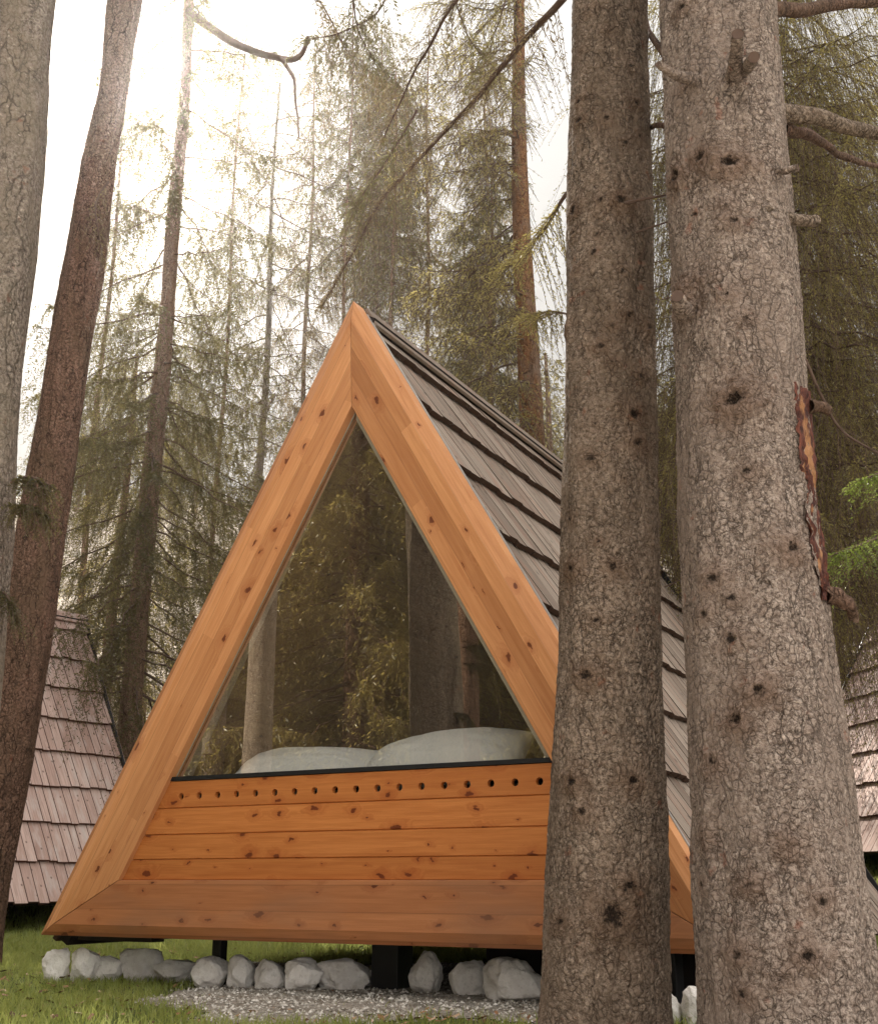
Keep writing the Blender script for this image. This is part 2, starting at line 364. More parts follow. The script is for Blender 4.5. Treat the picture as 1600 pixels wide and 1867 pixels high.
def stone_mat():
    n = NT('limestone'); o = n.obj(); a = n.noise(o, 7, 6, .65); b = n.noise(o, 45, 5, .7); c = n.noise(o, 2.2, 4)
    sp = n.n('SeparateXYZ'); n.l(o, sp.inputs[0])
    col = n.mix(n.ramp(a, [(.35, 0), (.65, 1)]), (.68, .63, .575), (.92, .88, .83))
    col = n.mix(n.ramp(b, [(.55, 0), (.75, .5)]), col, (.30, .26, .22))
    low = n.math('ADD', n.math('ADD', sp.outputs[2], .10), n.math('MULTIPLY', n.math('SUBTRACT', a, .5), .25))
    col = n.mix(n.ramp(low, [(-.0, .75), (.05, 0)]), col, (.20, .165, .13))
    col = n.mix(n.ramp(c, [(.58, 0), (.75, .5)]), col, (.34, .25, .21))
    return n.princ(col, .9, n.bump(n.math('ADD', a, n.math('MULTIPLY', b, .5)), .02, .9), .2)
M['stone'] = stone_mat()
def ground_mat():
    n = NT('forest_ground'); p = n.geo(); a = n.noise(p, .8, 5, .6); b = n.noise(p, 12, 5, .7); c = n.noise(p, .12, 4, .6)
    sp = n.n('SeparateXYZ'); n.l(p, sp.inputs[0])
    grass = n.mix(b, (.05, .07, .018), (.12, .14, .04)); soil = n.mix(b, (.07, .048, .03), (.15, .11, .075))
    col = n.mix(n.ramp(a, [(.45, 0), (.62, 1)]), grass, soil)
    scrub = n.mix(n.ramp(b, [(.38, 0), (.6, 1)]), (.22, .17, .125), (.72, .62, .52)); scrub = n.mix(n.ramp(a, [(.45, 0), (.65, .6)]), scrub, (.07, .08, .03))
    up = n.ramp(n.math('ADD', n.math('MULTIPLY', n.math('SUBTRACT', sp.outputs[1], 16.5), .12), n.math('MULTIPLY', c, .3)), [(0, 0), (.5, 1)])
    col = n.mix(up, col, scrub)
    return n.princ(col, .95, n.bump(b, .04, .8), .1)
M['ground'] = ground_mat()
def gravel_mat():
    n = NT('gravel_grit'); p = n.geo(); v = n.voro(p, 75, 'F1', out='Color'); d = n.voro(p, 75, 'F1'); a = n.noise(p, 5, 4)
    col = n.mix(n.ramp(v, [(.1, 0), (.9, 1)]), (.17, .145, .115), (.46, .42, .365)); col = n.mix(n.ramp(a, [(.45, .0), (.7, .7)]), col, (.10, .08, .05))
    return n.princ(col, .9, n.bump(n.math('SUBTRACT', 1.0, d), .012, 1), .15)
M['gravel'] = gravel_mat()
def bounce_mat():
    n = NT('bounce_gravel'); p = n.geo(); a = n.noise(p, 60, 4, .7); return n.princ(n.mix(a, (.34, .30, .25), (.78, .72, .63)), .9, None, .1)
M['bounce_fill'] = bounce_mat()  # pale colour of the added, unseen light-bouncing ground
def pebble_mat():
    n = NT('pebbles'); r = n.attr('rnd'); return n.princ(n.ramp(r, [(0, (.13, .105, .08)), (.5, (.33, .30, .255)), (1, (.66, .62, .56))]), .85, None, .2)
M['pebble'] = pebble_mat()
def glass_mat():
    n = NT('window_glass'); fr = n.n('Fresnel'); fr.inputs[0].default_value = 1.9
    t = n.n('BsdfTransparent'); t.inputs[0].default_value = (.95, .95, .92, 1)
    g = n.n('BsdfGlossy'); g.inputs['Roughness'].default_value = .0; g.inputs[0].default_value = (1, .92, .78, 1)
    nz = n.noise(n.obj(), 1.1, 2); n.l(n.bump(nz, .002, .15), g.inputs['Normal'])
    m = n.n('MixShader'); k = n.math('MINIMUM', n.math('MULTIPLY', fr.outputs[0], 3.4, True), .36); n.l(k, m.inputs[0]); n.l(t.outputs[0], m.inputs[1]); n.l(g.outputs[0], m.inputs[2])
    dirt = n.n('BsdfDiffuse'); dirt.inputs[0].default_value = (.5, .47, .4, 1)
    m2 = n.n('MixShader'); dn = n.noise(n.obj(), 3, 5)
    n.l(n.math('MULTIPLY', dn, .05), m2.inputs[0]); n.l(m.outputs[0], m2.inputs[1]); n.l(dirt.outputs[0], m2.inputs[2])
    n.l(m2.outputs[0], n.out.inputs[0]); return n.m
M['glass'] = glass_mat()

# ------------------------------------------------------------------ ground
def gz(X, Y):
    X = np.asarray(X, float); Y = np.asarray(Y, float)
    s = np.maximum(0, Y - 12.0); a = .42 * (s - 3.2 * (1 - np.exp(-s / 3.2)))
    a = np.where(s > 62, .42 * (62 - 3.2) + (s - 62) * .05, a)
    b = .45 / (1 + np.exp(-(X - 3.6) * 2)) / (1 + np.exp(-(Y - 11) * 1.6)) * np.clip(1 - (Y - 16) / 10, 0, 1)
    P = np.stack([X * .35, Y * .35, X * 0], -1)
    bump = np.clip((Y - 13) / 10, 0, 1) * .9 * fbm(P, 4, 5) * np.clip((Y + 2) / 20, 0, 1)
    P2 = np.stack([X * .9, Y * .9, X * 0], -1)
    return a + b + bump + .025 * vnoise(P2, 9) * np.clip((np.abs(Y - 7) - .5) / 4, 0.15, 1)
gx = np.concatenate([np.linspace(-160, -14, 40), np.linspace(-13.8, 13.8, 190), np.linspace(14, 160, 40)])
gy = np.concatenate([np.linspace(-90, -2, 26), np.linspace(-1.8, 22, 170), np.linspace(22.4, 80, 120), np.linspace(82, 240, 24)])
GX, GY = np.meshgrid(gx, gy, indexing='xy'); GZ = gz(GX, GY)
V = np.stack([GX, GY, GZ], -1).reshape(-1, 3); nx, ny = len(gx), len(gy)
i = (np.arange(ny - 1)[:, None] * nx + np.arange(nx - 1)[None, :]).ravel()
tag(link('ground', np_mesh('ground', V, np.stack([i, i + 1, i + nx + 1, i + nx], -1)), M['ground']), 'forest floor of grass, needles and a scrubby rising hillside', kind='structure')

# unseen pale ground added around the viewer to bounce warm light at the cabin
yx = np.linspace(-13, 13, 53); yy = np.linspace(-26, 4.75, 63); YX, YY = np.meshgrid(yx, yy, indexing='xy')
V = np.stack([YX, YY, gz(YX, YY) + .012], -1).reshape(-1, 3); nx, ny = len(yx), len(yy)
i = (np.arange(ny - 1)[:, None] * nx + np.arange(nx - 1)[None, :]).ravel()
tag(link('bounce_ground', np_mesh('bounce_ground', V, np.stack([i, i + 1, i + nx + 1, i + nx], -1)), M['bounce_fill']), 'added pale ground out of view that bounces light forward', kind='structure')
# gravel patch between the stones and the camera, irregular outline, 4 mm above the ground
def gravel_w(X, Y):
    """>0 inside the gravel"""
    edge_l = -1.15 - .17 * (Y - 5.0) * 1.0 + .22 * vnoise(np.stack([X * 0, Y * 2.2, X * 0], -1), 3)
    return np.minimum(np.minimum(X - edge_l, 3.2 - X), np.minimum(Y - 5.05 - .28 * vnoise(np.stack([X * 1.6, X * 0, X * 0], -1), 4), 8.6 - Y + .3 * vnoise(np.stack([X * 1.5, X * 0 + 3, X * 0], -1), 6)))
qx = np.linspace(-2.6, 3.4, 150); qy = np.linspace(4.5, 9.1, 115); QX, QY = np.meshgrid(qx, qy, indexing='xy')
QW = gravel_w(QX, QY); QZ = gz(QX, QY) + .004 + .02 * np.clip(QW, -.3, .5) + .006 * fbm(np.stack([QX * 5, QY * 5, QX * 0], -1), 3, 8)
V = np.stack([QX, QY, QZ], -1).reshape(-1, 3); nx, ny = len(qx), len(qy)
i = (np.arange(ny - 1)[:, None] * nx + np.arange(nx - 1)[None, :]).ravel(); keep = QW[:-1, :-1].ravel() > -.02
tag(link('gravel_path', np_mesh('gravel_path', V, np.stack([i, i + 1, i + nx + 1, i + nx], -1)[keep]), M['gravel']), 'pale grit under the cabin and in front of the stone row', kind='structure')

# ------------------------------------------------------------------ cabins
HZ = 3.495; CW = 4.0; TANA = HZ / 2.0; ANG = math.atan(TANA); SA, CA = math.sin(ANG), math.cos(ANG); SL = HZ / SA
def shingles(mb, P0, along, length, up, nrm, seed, expo=.47, courses=None):
    rnd = random.Random(seed); nC = int(SL / expo) + 1
    for k in range(nC):
        s0 = k * expo - .03; s1 = min(s0 + expo + .09, SL - .02)
        if s1 - s0 < .12: continue
        x = -rnd.uniform(0, .1)
        while x < length:
            w = rnd.uniform(.085, .165); a = max(x, 0); b = min(x + w, length) - .009; x += w
            if b - a < .02: continue
            j = rnd.uniform(-.012, .012); lift = rnd.uniform(0, .006); r = rnd.random(); U = rnd.uniform(0, 30)
            t = .032
            o = lambda al, s, h: P0 + along * al + up * s + nrm * h
            h0, h1 = .050 + lift, .006
            c = [o(a, s0 + j, h0 - t), o(b, s0 + j, h0 - t), o(b, s1, h1 - .01), o(a, s1, h1 - .01),
                 o(a, s0 + j, h0), o(b, s0 + j, h0), o(b, s1, h1), o(a, s1, h1)]
            uvt = [(U + a, s0), (U + b, s0), (U + b, s1), (U + a, s1)]
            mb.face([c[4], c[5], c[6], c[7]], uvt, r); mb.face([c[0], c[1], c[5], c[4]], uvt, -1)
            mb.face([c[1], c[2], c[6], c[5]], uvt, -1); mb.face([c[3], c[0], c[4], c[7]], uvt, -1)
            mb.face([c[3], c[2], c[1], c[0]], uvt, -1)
def offs(d, db):
    """inner corners of the front triangle offset by d (legs) and db (base) -> (t,z) left, right, apex"""
    zl = db; tl = zl / TANA + d / SA
    return (tl, zl), (CW - tl, zl), (CW / 2, HZ - d / CA)
def build_cabin(PL, ang, z0, L, front, smat, label, seed):
    """PL left front eave corner, ang direction of the front (u), z0 underside of frame"""
    u = Vector((math.cos(ang), math.sin(ang), 0)); v = Vector((-math.sin(ang), math.cos(ang), 0)); k = Vector((0, 0, 1))
    P = Vector((PL[0], PL[1], z0))
    at = lambda t, dep, z: P + u * t + v * dep + k * z
    root = empty('a_frame_cabin', at(CW / 2, L / 2, 0), label, 'cabin', 'A-frame cabins in the clearing')
    DEP = .13
    # frame beams, three bands each side, front and back ends
    def frame(dep0, sgn, matl, matb, prof):
        names = (('left', 0), ('right', 1), ('base', 2))
        for nm, w in names:
            mb = MB(); ds = prof
            pts = []; gap_ = .0022
            for d, rec in ds:
                db = d * .295 / .325
                a, b, c = offs(d, db)
                e = {0: (a, c), 1: (c, b), 2: (a, b)}[w]
                A_, B_ = at(e[0][0], dep0 + sgn * rec, e[0][1]), at(e[1][0], dep0 + sgn * rec, e[1][1]); D_ = (B_ - A_).normalized() * gap_; pts.append((A_ + D_, B_ - D_, d, e))
            uo = seed * 3.7 + w * 11.3
            ln = lambda p, q: (p - q).length
            def uvs(p): # along, across
                return p
            base = pts[0][0]; dirv = (pts[0][1] - pts[0][0]).normalized()
            for q in range(len(pts) - 1):
                p0, p1, d0, _ = pts[q]; p2, p3, d1, _ = pts[q + 1]
                dd0, dd1 = q and d0 or 0, d1
                uv = [(uo + (x - base).dot(dirv), uo + y) for x, y in ((p0, ds[q][2] if len(ds[q]) > 2 else d0), (p1, d0), (p3, d1), (p2, d1))]
                mb.face([p0, p1, p3, p2] if (w != 1) == (w == 2) else [p0, p2, p3, p1], uv if (w != 1) == (w == 2) else [uv[0], uv[3], uv[2], uv[1]])
            # close the back
            p0, p1 = pts[0][0], pts[0][1]; p2, p3 = pts[-1][0], pts[-1][1]
            mb.face([p0, p1, p3, p2], [(0, 0), (2, 0), (2, .3), (0, .3)])
            # mitre ends
            mb.face([p[0] for p in pts], [(0, 0)] * len(pts)); mb.face([p[1] for p in pts][::-1], [(0, 0)] * len(pts))
            o = mb.build('frame_beam', matb if w == 2 else matl, root, merge=True, bevel=.0025)
            if w == 2 and front: o['label'] = 'weathered darker base beam'
    def prof_(zback):
        return [(0.0, zback), (0.0, .022), (.068, .0), (.325, .03), (.328, .105)]
    if front: frame(0.0, 1, M['glulam'], M['glulam_base'], prof_(DEP))
    else: frame(0.0, 1, M['cladding'], M['cladding'], [(0.0, .1), (0.0, .02), (.05, 0), (.2, 0), (.2, .1)])
    # roof: deck slabs + shingles + ridge cap + flashing
    deck = MB(); sh = MB()
    y0, y1 = DEP, L
    for side in (0, 1):
        o_ = u if side else -u
        up = (-o_ * CA + k * SA); nr = (o_ * SA + k * CA)
        e0 = at(CW if side else 0, y0, 0) - nr * .045
        deck.box(e0 - nr * .07, v * (L - y0), up * (SL - .03), nr * .07)
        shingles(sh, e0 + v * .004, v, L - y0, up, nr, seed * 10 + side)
    roof = deck.build('roof', M['roofdeck'], root)
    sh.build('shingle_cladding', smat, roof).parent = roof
    for c in roof.children: c.location = (0, 0, 0)
    rc = MB()
    for side in (0, 1):
        o_ = u if side else -u
        up = (-o_ * CA + k * SA); nr = (o_ * SA + k * CA); top = at(CW / 2, y0 + .005, HZ - .012)
        rc.box(top - up * .15 + nr * (.004 + .002 * side), v * (L - y0 + .01), up * .15, nr * .022, r=.2)
    x = rc.build('ridge_cap', smat, roof, bevel=.004); x.location = (0, 0, 0)
    fl = MB()
    for side in (0, 1):
        o_ = u if side else -u
        up = (-o_ * CA + k * SA); nr = (o_ * SA + k * CA)
        fl.box(at(CW if side else 0, y0 - .012, 0) - nr * .02 + up * .03, v * .02, up * (SL - .09), nr * .026)
        x = fl.build('flashing', M['metal'], roof); x.location = (0, 0, 0); fl = MB()
        fl.box(at(CW if side else 0, L, 0) - nr * .12 + up * .03, v * .03, up * (SL - .05), nr * .13)
        x = fl.build('rake_trim', M['black'], roof); x.location = (0, 0, 0); fl = MB()
    # rear edge boards
    rb = MB()
    for side in (0, 1):
        o_ = u if side else -u
        up = (-o_ * CA + k * SA); nr = (o_ * SA + k * CA)
        rb.box(at(CW if side else 0, L + .03, 0) - nr * .125, v * .022, up * SL, nr * .115, r=.5)
        rb.build('rake_board', M['cladding'] if front else smat, root); rb = MB()
    # rear wall
    bw = MB()
    for q in range(22):
        zz = .02 + q * .155; z1 = min(zz + .153, HZ - .35)
        if zz > HZ - .4: break
        t0 = zz / TANA + .16; t1 = z1 / TANA + .16
        bw.face([at(CW - t0, L - .05, zz), at(t0, L - .05, zz), at(t1, L - .05, z1), at(CW - t1, L - .05, z1)][::-1], [(0, zz), (4, zz), (4, z1), (0, z1)], .3)
    bw.build('rear_wall', M['interior'], root)
    fb = MB(); fb.box(at(.12, .10, .02), u * (CW - .24), v * (L - .18), k * .12); fb.build('floor', M['darkwood'], root)
    return root, at, u, v
# main cabin ----------------------------------------------------------
U_ANG = math.atan2(-.476, .879)
PLM = (-2.265, 6.97)
main, at, u, v = build_cabin(PLM, U_ANG, .255, 4.45, True, M['shingle'], 'orange larch A-frame cabin with grey shingle roof and a big triangular window, between the trunks', 1)
k3 = Vector((0, 0, 1))
def inplane(px, py, dep):
    d = ray(px, py); o = Vector((0, 0, CAMZ)); p0 = Vector((PLM[0], PLM[1], 0)) + v * dep
    t = (p0 - o).dot(v) / d.dot(v); q = o + d * t
    return (q - Vector((PLM[0], PLM[1], 0))).dot(u), q.z - .255
ZS = [.295, .405, .535, .675, .822]        # board joints above the frame underside
wb = MB(); GREC = .06; th = .03
tl_ = lambda z: z / TANA + .30 / SA
holes = [inplane(330 + 0, 1453, GREC)[0] + i * (inplane(983, 1424, GREC)[0] - inplane(330, 1453, GREC)[0]) / 17 for i in range(18)]
hz_ = inplane(660, 1438.5, GREC)[1]
for q in range(4):
    za, zb = ZS[q], ZS[q + 1]; g = .004; uo = 13.1 * q + 2; vo = .2 * (q + 3) + .02
    pts = lambda z: (tl_(z), CW - tl_(z))
    F = lambda t, z, r: at(t, GREC + r, z)
    uvf = lambda t, z: (uo + t, vo + (z - za))
    rows = [(za - .003, .010), (za + g, 0.0), (zb - g, 0.0), (zb - .001, .010)]
    for (z_0, r0), (z_1, r1) in zip(rows[:-1], rows[1:]):
        a0, b0 = pts(z_0); a1, b1 = pts(z_1)
        if q == 3 and r0 == 0 and r1 == 0:
            # board with drilled holes
            hw = (holes[1] - holes[0]) / 2; rad = .0185; ts = []
            for ht in holes:
                if ht - hw < max(a0, a1) or ht + hw > min(b0, b1): continue
                ts.append(ht)
            ext0 = ts[0] - hw; ext1 = ts[-1] + hw
            wb.face([F(a0, z_0, 0), F(ext0, z_0, 0), F(ext0, z_1, 0), F(a1, z_1, 0)], [uvf(a0, z_0), uvf(ext0, z_0), uvf(ext0, z_1), uvf(a1, z_1)])
            wb.face([F(ext1, z_0, 0), F(b0, z_0, 0), F(b1, z_1, 0), F(ext1, z_1, 0)], [uvf(ext1, z_0), uvf(b0, z_0), uvf(b1, z_1), uvf(ext1, z_1)])
            for ht in ts:
                n_ = 24; C0 = (ht, hz_)
                def sq(a):
                    c, s = math.cos(a), math.sin(a); hx = hw; hu = (z_1 - hz_) if s > 0 else (hz_ - z_0)
                    sc = min(hx / abs(c) if abs(c) > 1e-6 else 9, hu / abs(s) if abs(s) > 1e-6 else 9); return (ht + c * sc, hz_ + s * sc)
                angs = sorted([2 * math.pi * i / n_ for i in range(n_)] + [math.atan2(sy * ((z_1 - hz_) if sy > 0 else (hz_ - z_0)), sx * hw) % (2 * math.pi) for sx in (1, -1) for sy in (1, -1)])
                for i_ in range(len(angs)):
                    a_, b_ = angs[i_], angs[(i_ + 1) % len(angs)]
                    o1, o2 = sq(a_), sq(b_); i1 = (ht + rad * math.cos(a_), hz_ + rad * math.sin(a_)); i2 = (ht + rad * math.cos(b_), hz_ + rad * math.sin(b_))
                    wb.face([F(*i1, 0), F(*o1, 0), F(*o2, 0), F(*i2, 0)], [uvf(*i1), uvf(*o1), uvf(*o2), uvf(*i2)])
                    wb.face([F(*i1, 0), F(*i2, 0), F(*i2, th), F(*i1, th)], [(0, 0)] * 4)
        else:
            wb.face([F(a0, z_0, r0), F(b0, z_0, r0), F(b1, z_1, r1), F(a1, z_1, r1)], [uvf(a0, z_0), uvf(b0, z_0), uvf(b1, z_1), uvf(a1, z_1)])
wb.build('wall', M['cladding'], main)
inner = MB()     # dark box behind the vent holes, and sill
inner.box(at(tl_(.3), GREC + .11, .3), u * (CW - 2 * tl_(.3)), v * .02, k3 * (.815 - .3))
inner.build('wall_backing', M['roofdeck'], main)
zs = ZS[4]; GD = .085
sill = MB(); a0 = tl_(zs)
sill.box(at(a0, GREC - .006, zs), u * (CW - 2 * a0), v * .16, k3 * .022); sill.build('window_sill', M['black'], main)
win = MB(); zt = HZ - .328 / CA + .02; a1 = CW / 2
zb = zs + .022
tb = zb / TANA + .3275 / SA
win.face([at(tb - .02, GD, zb), at(CW - tb + .02, GD, zb), at(CW / 2, GD, zt + .02)])
pane = win.build('window_pane', M['glass'], main)
seal = MB()
for side in (0, 1):
    q = lambda t, dep, z: at(CW - t if side else t, dep, z)
    w_ = .030 if side else .008
    zA = HZ - .328 / CA
    f = [q(tb, GD - .004, zb), q(tb + w_ / SA, GD - .004, zb), q(CW / 2, GD - .004, zA - w_ / CA), q(CW / 2, GD - .004, zA)]
    seal.face(f if not side else f[::-1])
seal.build('window_seal', M['seal'], main)
strip = MB()
for side in (0,):
    q = lambda t, dep, z: at(CW - t if side else t, dep, z)
    zA = HZ - .345 / CA
    strip.face([q(tb + .015, GD + .012, zb), q(tb + .105, GD + .012, zb), q(CW / 2 + .0, GD + .012, zA - .01)])
M['taupe'] = flat('taupe_strip', (.20, .17, .13), .7, .2, 6)
strip.build('mounting_strip', M['taupe'], main)
lin = MB()
for side in (0, 1):
    q = lambda t, dep, z: at(CW - t if side else t, dep, z)
    zA = HZ - .345 / CA; t0 = .10 / TANA + .345 / SA
    f = [q(t0, .10, .10), q(t0, 4.38, .10), q(CW / 2, 4.38, zA), q(CW / 2, .10, zA)]
    lin.face(f, [(0, 0), (4.3, 0), (4.3, 3.3), (0, 3.3)])
lin.build('interior_lining', M['interior'], main)
# support posts and dark panel under the floor
for (t, d, w) in ((1.02, .35, .06), (2.0, .55, .16), (3.5, .5, .12), (.5, 3.9, .1), (2.0, 3.9, .1), (3.5, 3.9, .1)):
    pb = MB(); b = at(t, d, 0); z = float(gz(b.x, b.y))
    pb.box(Vector((b.x, b.y, z - .05)) - u * w / 2 - v * w / 2, u * w, v * w, k3 * (.255 + .03 - z + .05)); pb.build('post', M['black'], main, bevel=.004)
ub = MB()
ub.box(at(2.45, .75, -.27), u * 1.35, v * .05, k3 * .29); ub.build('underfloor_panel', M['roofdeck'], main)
ub = MB()
ub.box(at(.15, .16, -.03), u * .55, v * .1, k3 * .03)
ub.build('floor_beam', M['darkwood'], main)

# neighbours ----------------------------------------------------------
build_cabin((-8.95, 12.9), math.atan2(-.646, .763), .36, 4.3, False, M['shingle_pink'], 'pinkish shingled A-frame cabin half hidden behind the leaning red-brown trunk', 2)
build_cabin((5.32, 11.56), math.atan2(.213, .977), .885, 4.4, False, M['shingle_pink'], 'pale sunlit shingled A-frame cabin behind the thick grey trunk and drooping spruce boughs', 3)
for c in [o for o in COL.objects if o.name.startswith('a_frame_cabin')][1:]:
    P = c.location; ang = {1: math.atan2(-.646, .763), 2: math.atan2(.213, .977)}[1 if P.x < 0 else 2]
    uu = Vector((math.cos(ang), math.sin(ang), 0)); vv = Vector((-math.sin(ang), math.cos(ang), 0))
    for a in (-1.5, 1.5):
        for b in (-1.7, 1.7):
            q = P + uu * a + vv * b; z = float(gz(q.x, q.y)); pb = MB()
            pb.box(Vector((q.x - .07, q.y - .07, z - .05)), (.14, 0, 0), (0, .14, 0), (0, 0, P.z - z + .08)); pb.build('post', M['cutwood'] if P.x > 0 else M['darkwood'], c)

# bed and pillows -----------------------------------------------------
bed = empty('bed', at(2.0, 1.1, .14), 'low bed with white mattress right behind the triangular window', 'bed')
mb = MB(); mb.box(at(1.0, .16, .14), u * 2.0, v * 1.9, k3 * .46); mb.build('bed_base', M['interior'], bed, bevel=.01)
mb = MB(); mb.box(at(1.02, .17, .603), u * 1.96, v * 1.86, k3 * .17); mb.build('mattress', M['linen'], bed, bevel=.03)
def pillow(ct, cdep, cz, a, b, h, rot, seed, label):
    n = 56; g = np.linspace(-1, 1, n); A, B = np.meshgrid(g, g, indexing='xy')
    prof = np.clip((1 - np.abs(A) ** 2.6), 0, 1) ** .55 * np.clip((1 - np.abs(B) ** 2.4), 0, 1) ** .6
    px_ = A * a * (1 - .10 * (1 - A * A) * 0 - .07 * B * B * 0) * (1 - .06 * (1 - np.abs(B)) ** 0 * np.abs(B) ** 2 * (1 - np.abs(A)))
    py_ = B * b * (1 - .09 * (1 - np.abs(A) ** 2))
    wr = .010 * fbm(np.stack([A * 2.2 + seed, B * 5, A * 0], -1), 3, seed)
    Vt = np.stack([px_, py_, h * prof + wr * prof ** .5], -1); Vb = np.stack([px_, py_, -h * .55 * prof], -1)
    V = np.concatenate([Vt.reshape(-1, 3), Vb.reshape(-1, 3)])
    i = (np.arange(n - 1)[:, None] * n + np.arange(n - 1)[None, :]).ravel()
    F = np.concatenate([np.stack([i, i + 1, i + n + 1, i + n], -1), np.stack([i, i + n, i + n + 1, i + 1], -1) + n * n])
    me = np_mesh('pillow', V, F); o = link('pillow', me, M['linen'])
    o.location = at(ct, cdep, cz); o.rotation_euler = (R(38), rot, U_ANG)
    m = o.modifiers.new('weld', 'WELD'); m.merge_threshold = .001
    return tag(o, label, 'pillow', 'pillows behind the window')
tp1 = inplane(552, 1395, .4)[0]; tp2 = inplane(812, 1380, .42)[0]
pillow(tp1, .365, .83, .44, .25, .145, R(1), 1, 'white pillow with one pointed corner, on the left of the two behind the glass')
pillow(tp2, .375, .85, .47, .26, .165, R(-3), 2, 'plumper white pillow behind the glass, nearer the grey-brown trunk')

# ------------------------------------------------------------------ stones
STN = [(80,126,1735,1791),(126,177,1732,1792),(173,221,1749,1791),(217,295,1736,1789),(287,355,1753,1792),(355,417,1749,1801),(418,466,1749,1803),(468,521,1756,1806),(517,583,1754,1810),(584,671,1751,1807),(669,749,1766,1804),(747,810,1744,1814),(819,889,1759,1819),(889,983,1756,1828),(1200,1244,1812,1868),(1246,1300,1808,1870)]
SLAB = ['rounded whitish boulder at the grassy end of the stone row','egg-shaped boulder second from the grassy end of the row','small brownish stone wedged low beside the broad sloping boulder, third in the row','broad pale boulder with a peaked top, fourth from the grassy end of the row','low wide flat-topped stone just before the thin black post, fifth in the row','squarish cracked grey stone left of the thin black post, sixth in the row','narrow upright stone right under the thin black post','rounded grey stone between the post and the brownish tall stone, eighth in the row','brownish domed stone with a ragged dark foot, ninth in the row','wide pale boulder with dark lower edge under the thick black post','low oblong white stone beside the tall pointed one','tall jagged pointed stone with pinkish top in the row','upright white boulder second from the grey-brown trunk','largest white boulder touching the grey-brown trunk','pale stone peeking from behind the grey-brown trunk on its right','pale rounded stone in the gap beside the thick grey trunk']
def stone(i, xl, xr, yt, yb, label):
    zc = 933.5 - yb; th_ = PITCH + math.atan2(zc, FPX); Y = CAMZ / -math.tan(th_) if th_ < -.01 else 8
    c = W((xl + xr) / 2, yb, Y); top = W((xl + xr) / 2, yt, Y); w = (xr - xl) / 2 * pxm(Y, .2); h = max(top.z - c.z, .05)
    bm = bmesh.new(); bmesh.ops.create_icosphere(bm, subdivisions=5, radius=1)
    P = np.array([v_.co[:] for v_ in bm.verts]); rs = random.Random(i * 5 + 3)
    # chop with planes for facets
    for _ in range(16):
        nv = np.array([rs.gauss(0, 1), rs.gauss(0, 1), rs.gauss(0, .8)]); nv /= np.linalg.norm(nv); dd = rs.uniform(.60, .88)
        ov = np.maximum(P @ nv - dd, 0); P = P - ov[:, None] * nv * .96
    rr = 1 + .13 * fbm(P * 1.8 + i * 7, 3, i) + .035 * fbm(P * 7 + i, 4, i + 3)
    P = P * rr[:, None]
    P = np.sign(P) * np.abs(P) ** .88
    P /= np.abs(P).max(0)
    if i == 11: P[:, 0] *= np.interp(P[:, 2], [-1, 0, 1], [1, .9, .55])
    P = P * np.array([w * 1.22, w * rs.uniform(.85, 1.0), h * .66]); 
    for v_, p in zip(bm.verts, P): v_.co = p
    for f in bm.faces: f.smooth = True
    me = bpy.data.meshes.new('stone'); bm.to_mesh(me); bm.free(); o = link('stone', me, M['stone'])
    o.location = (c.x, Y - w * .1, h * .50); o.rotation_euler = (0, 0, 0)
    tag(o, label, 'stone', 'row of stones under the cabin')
for i, (s, lb) in enumerate(zip(STN, SLAB)): stone(i, *s, lb)

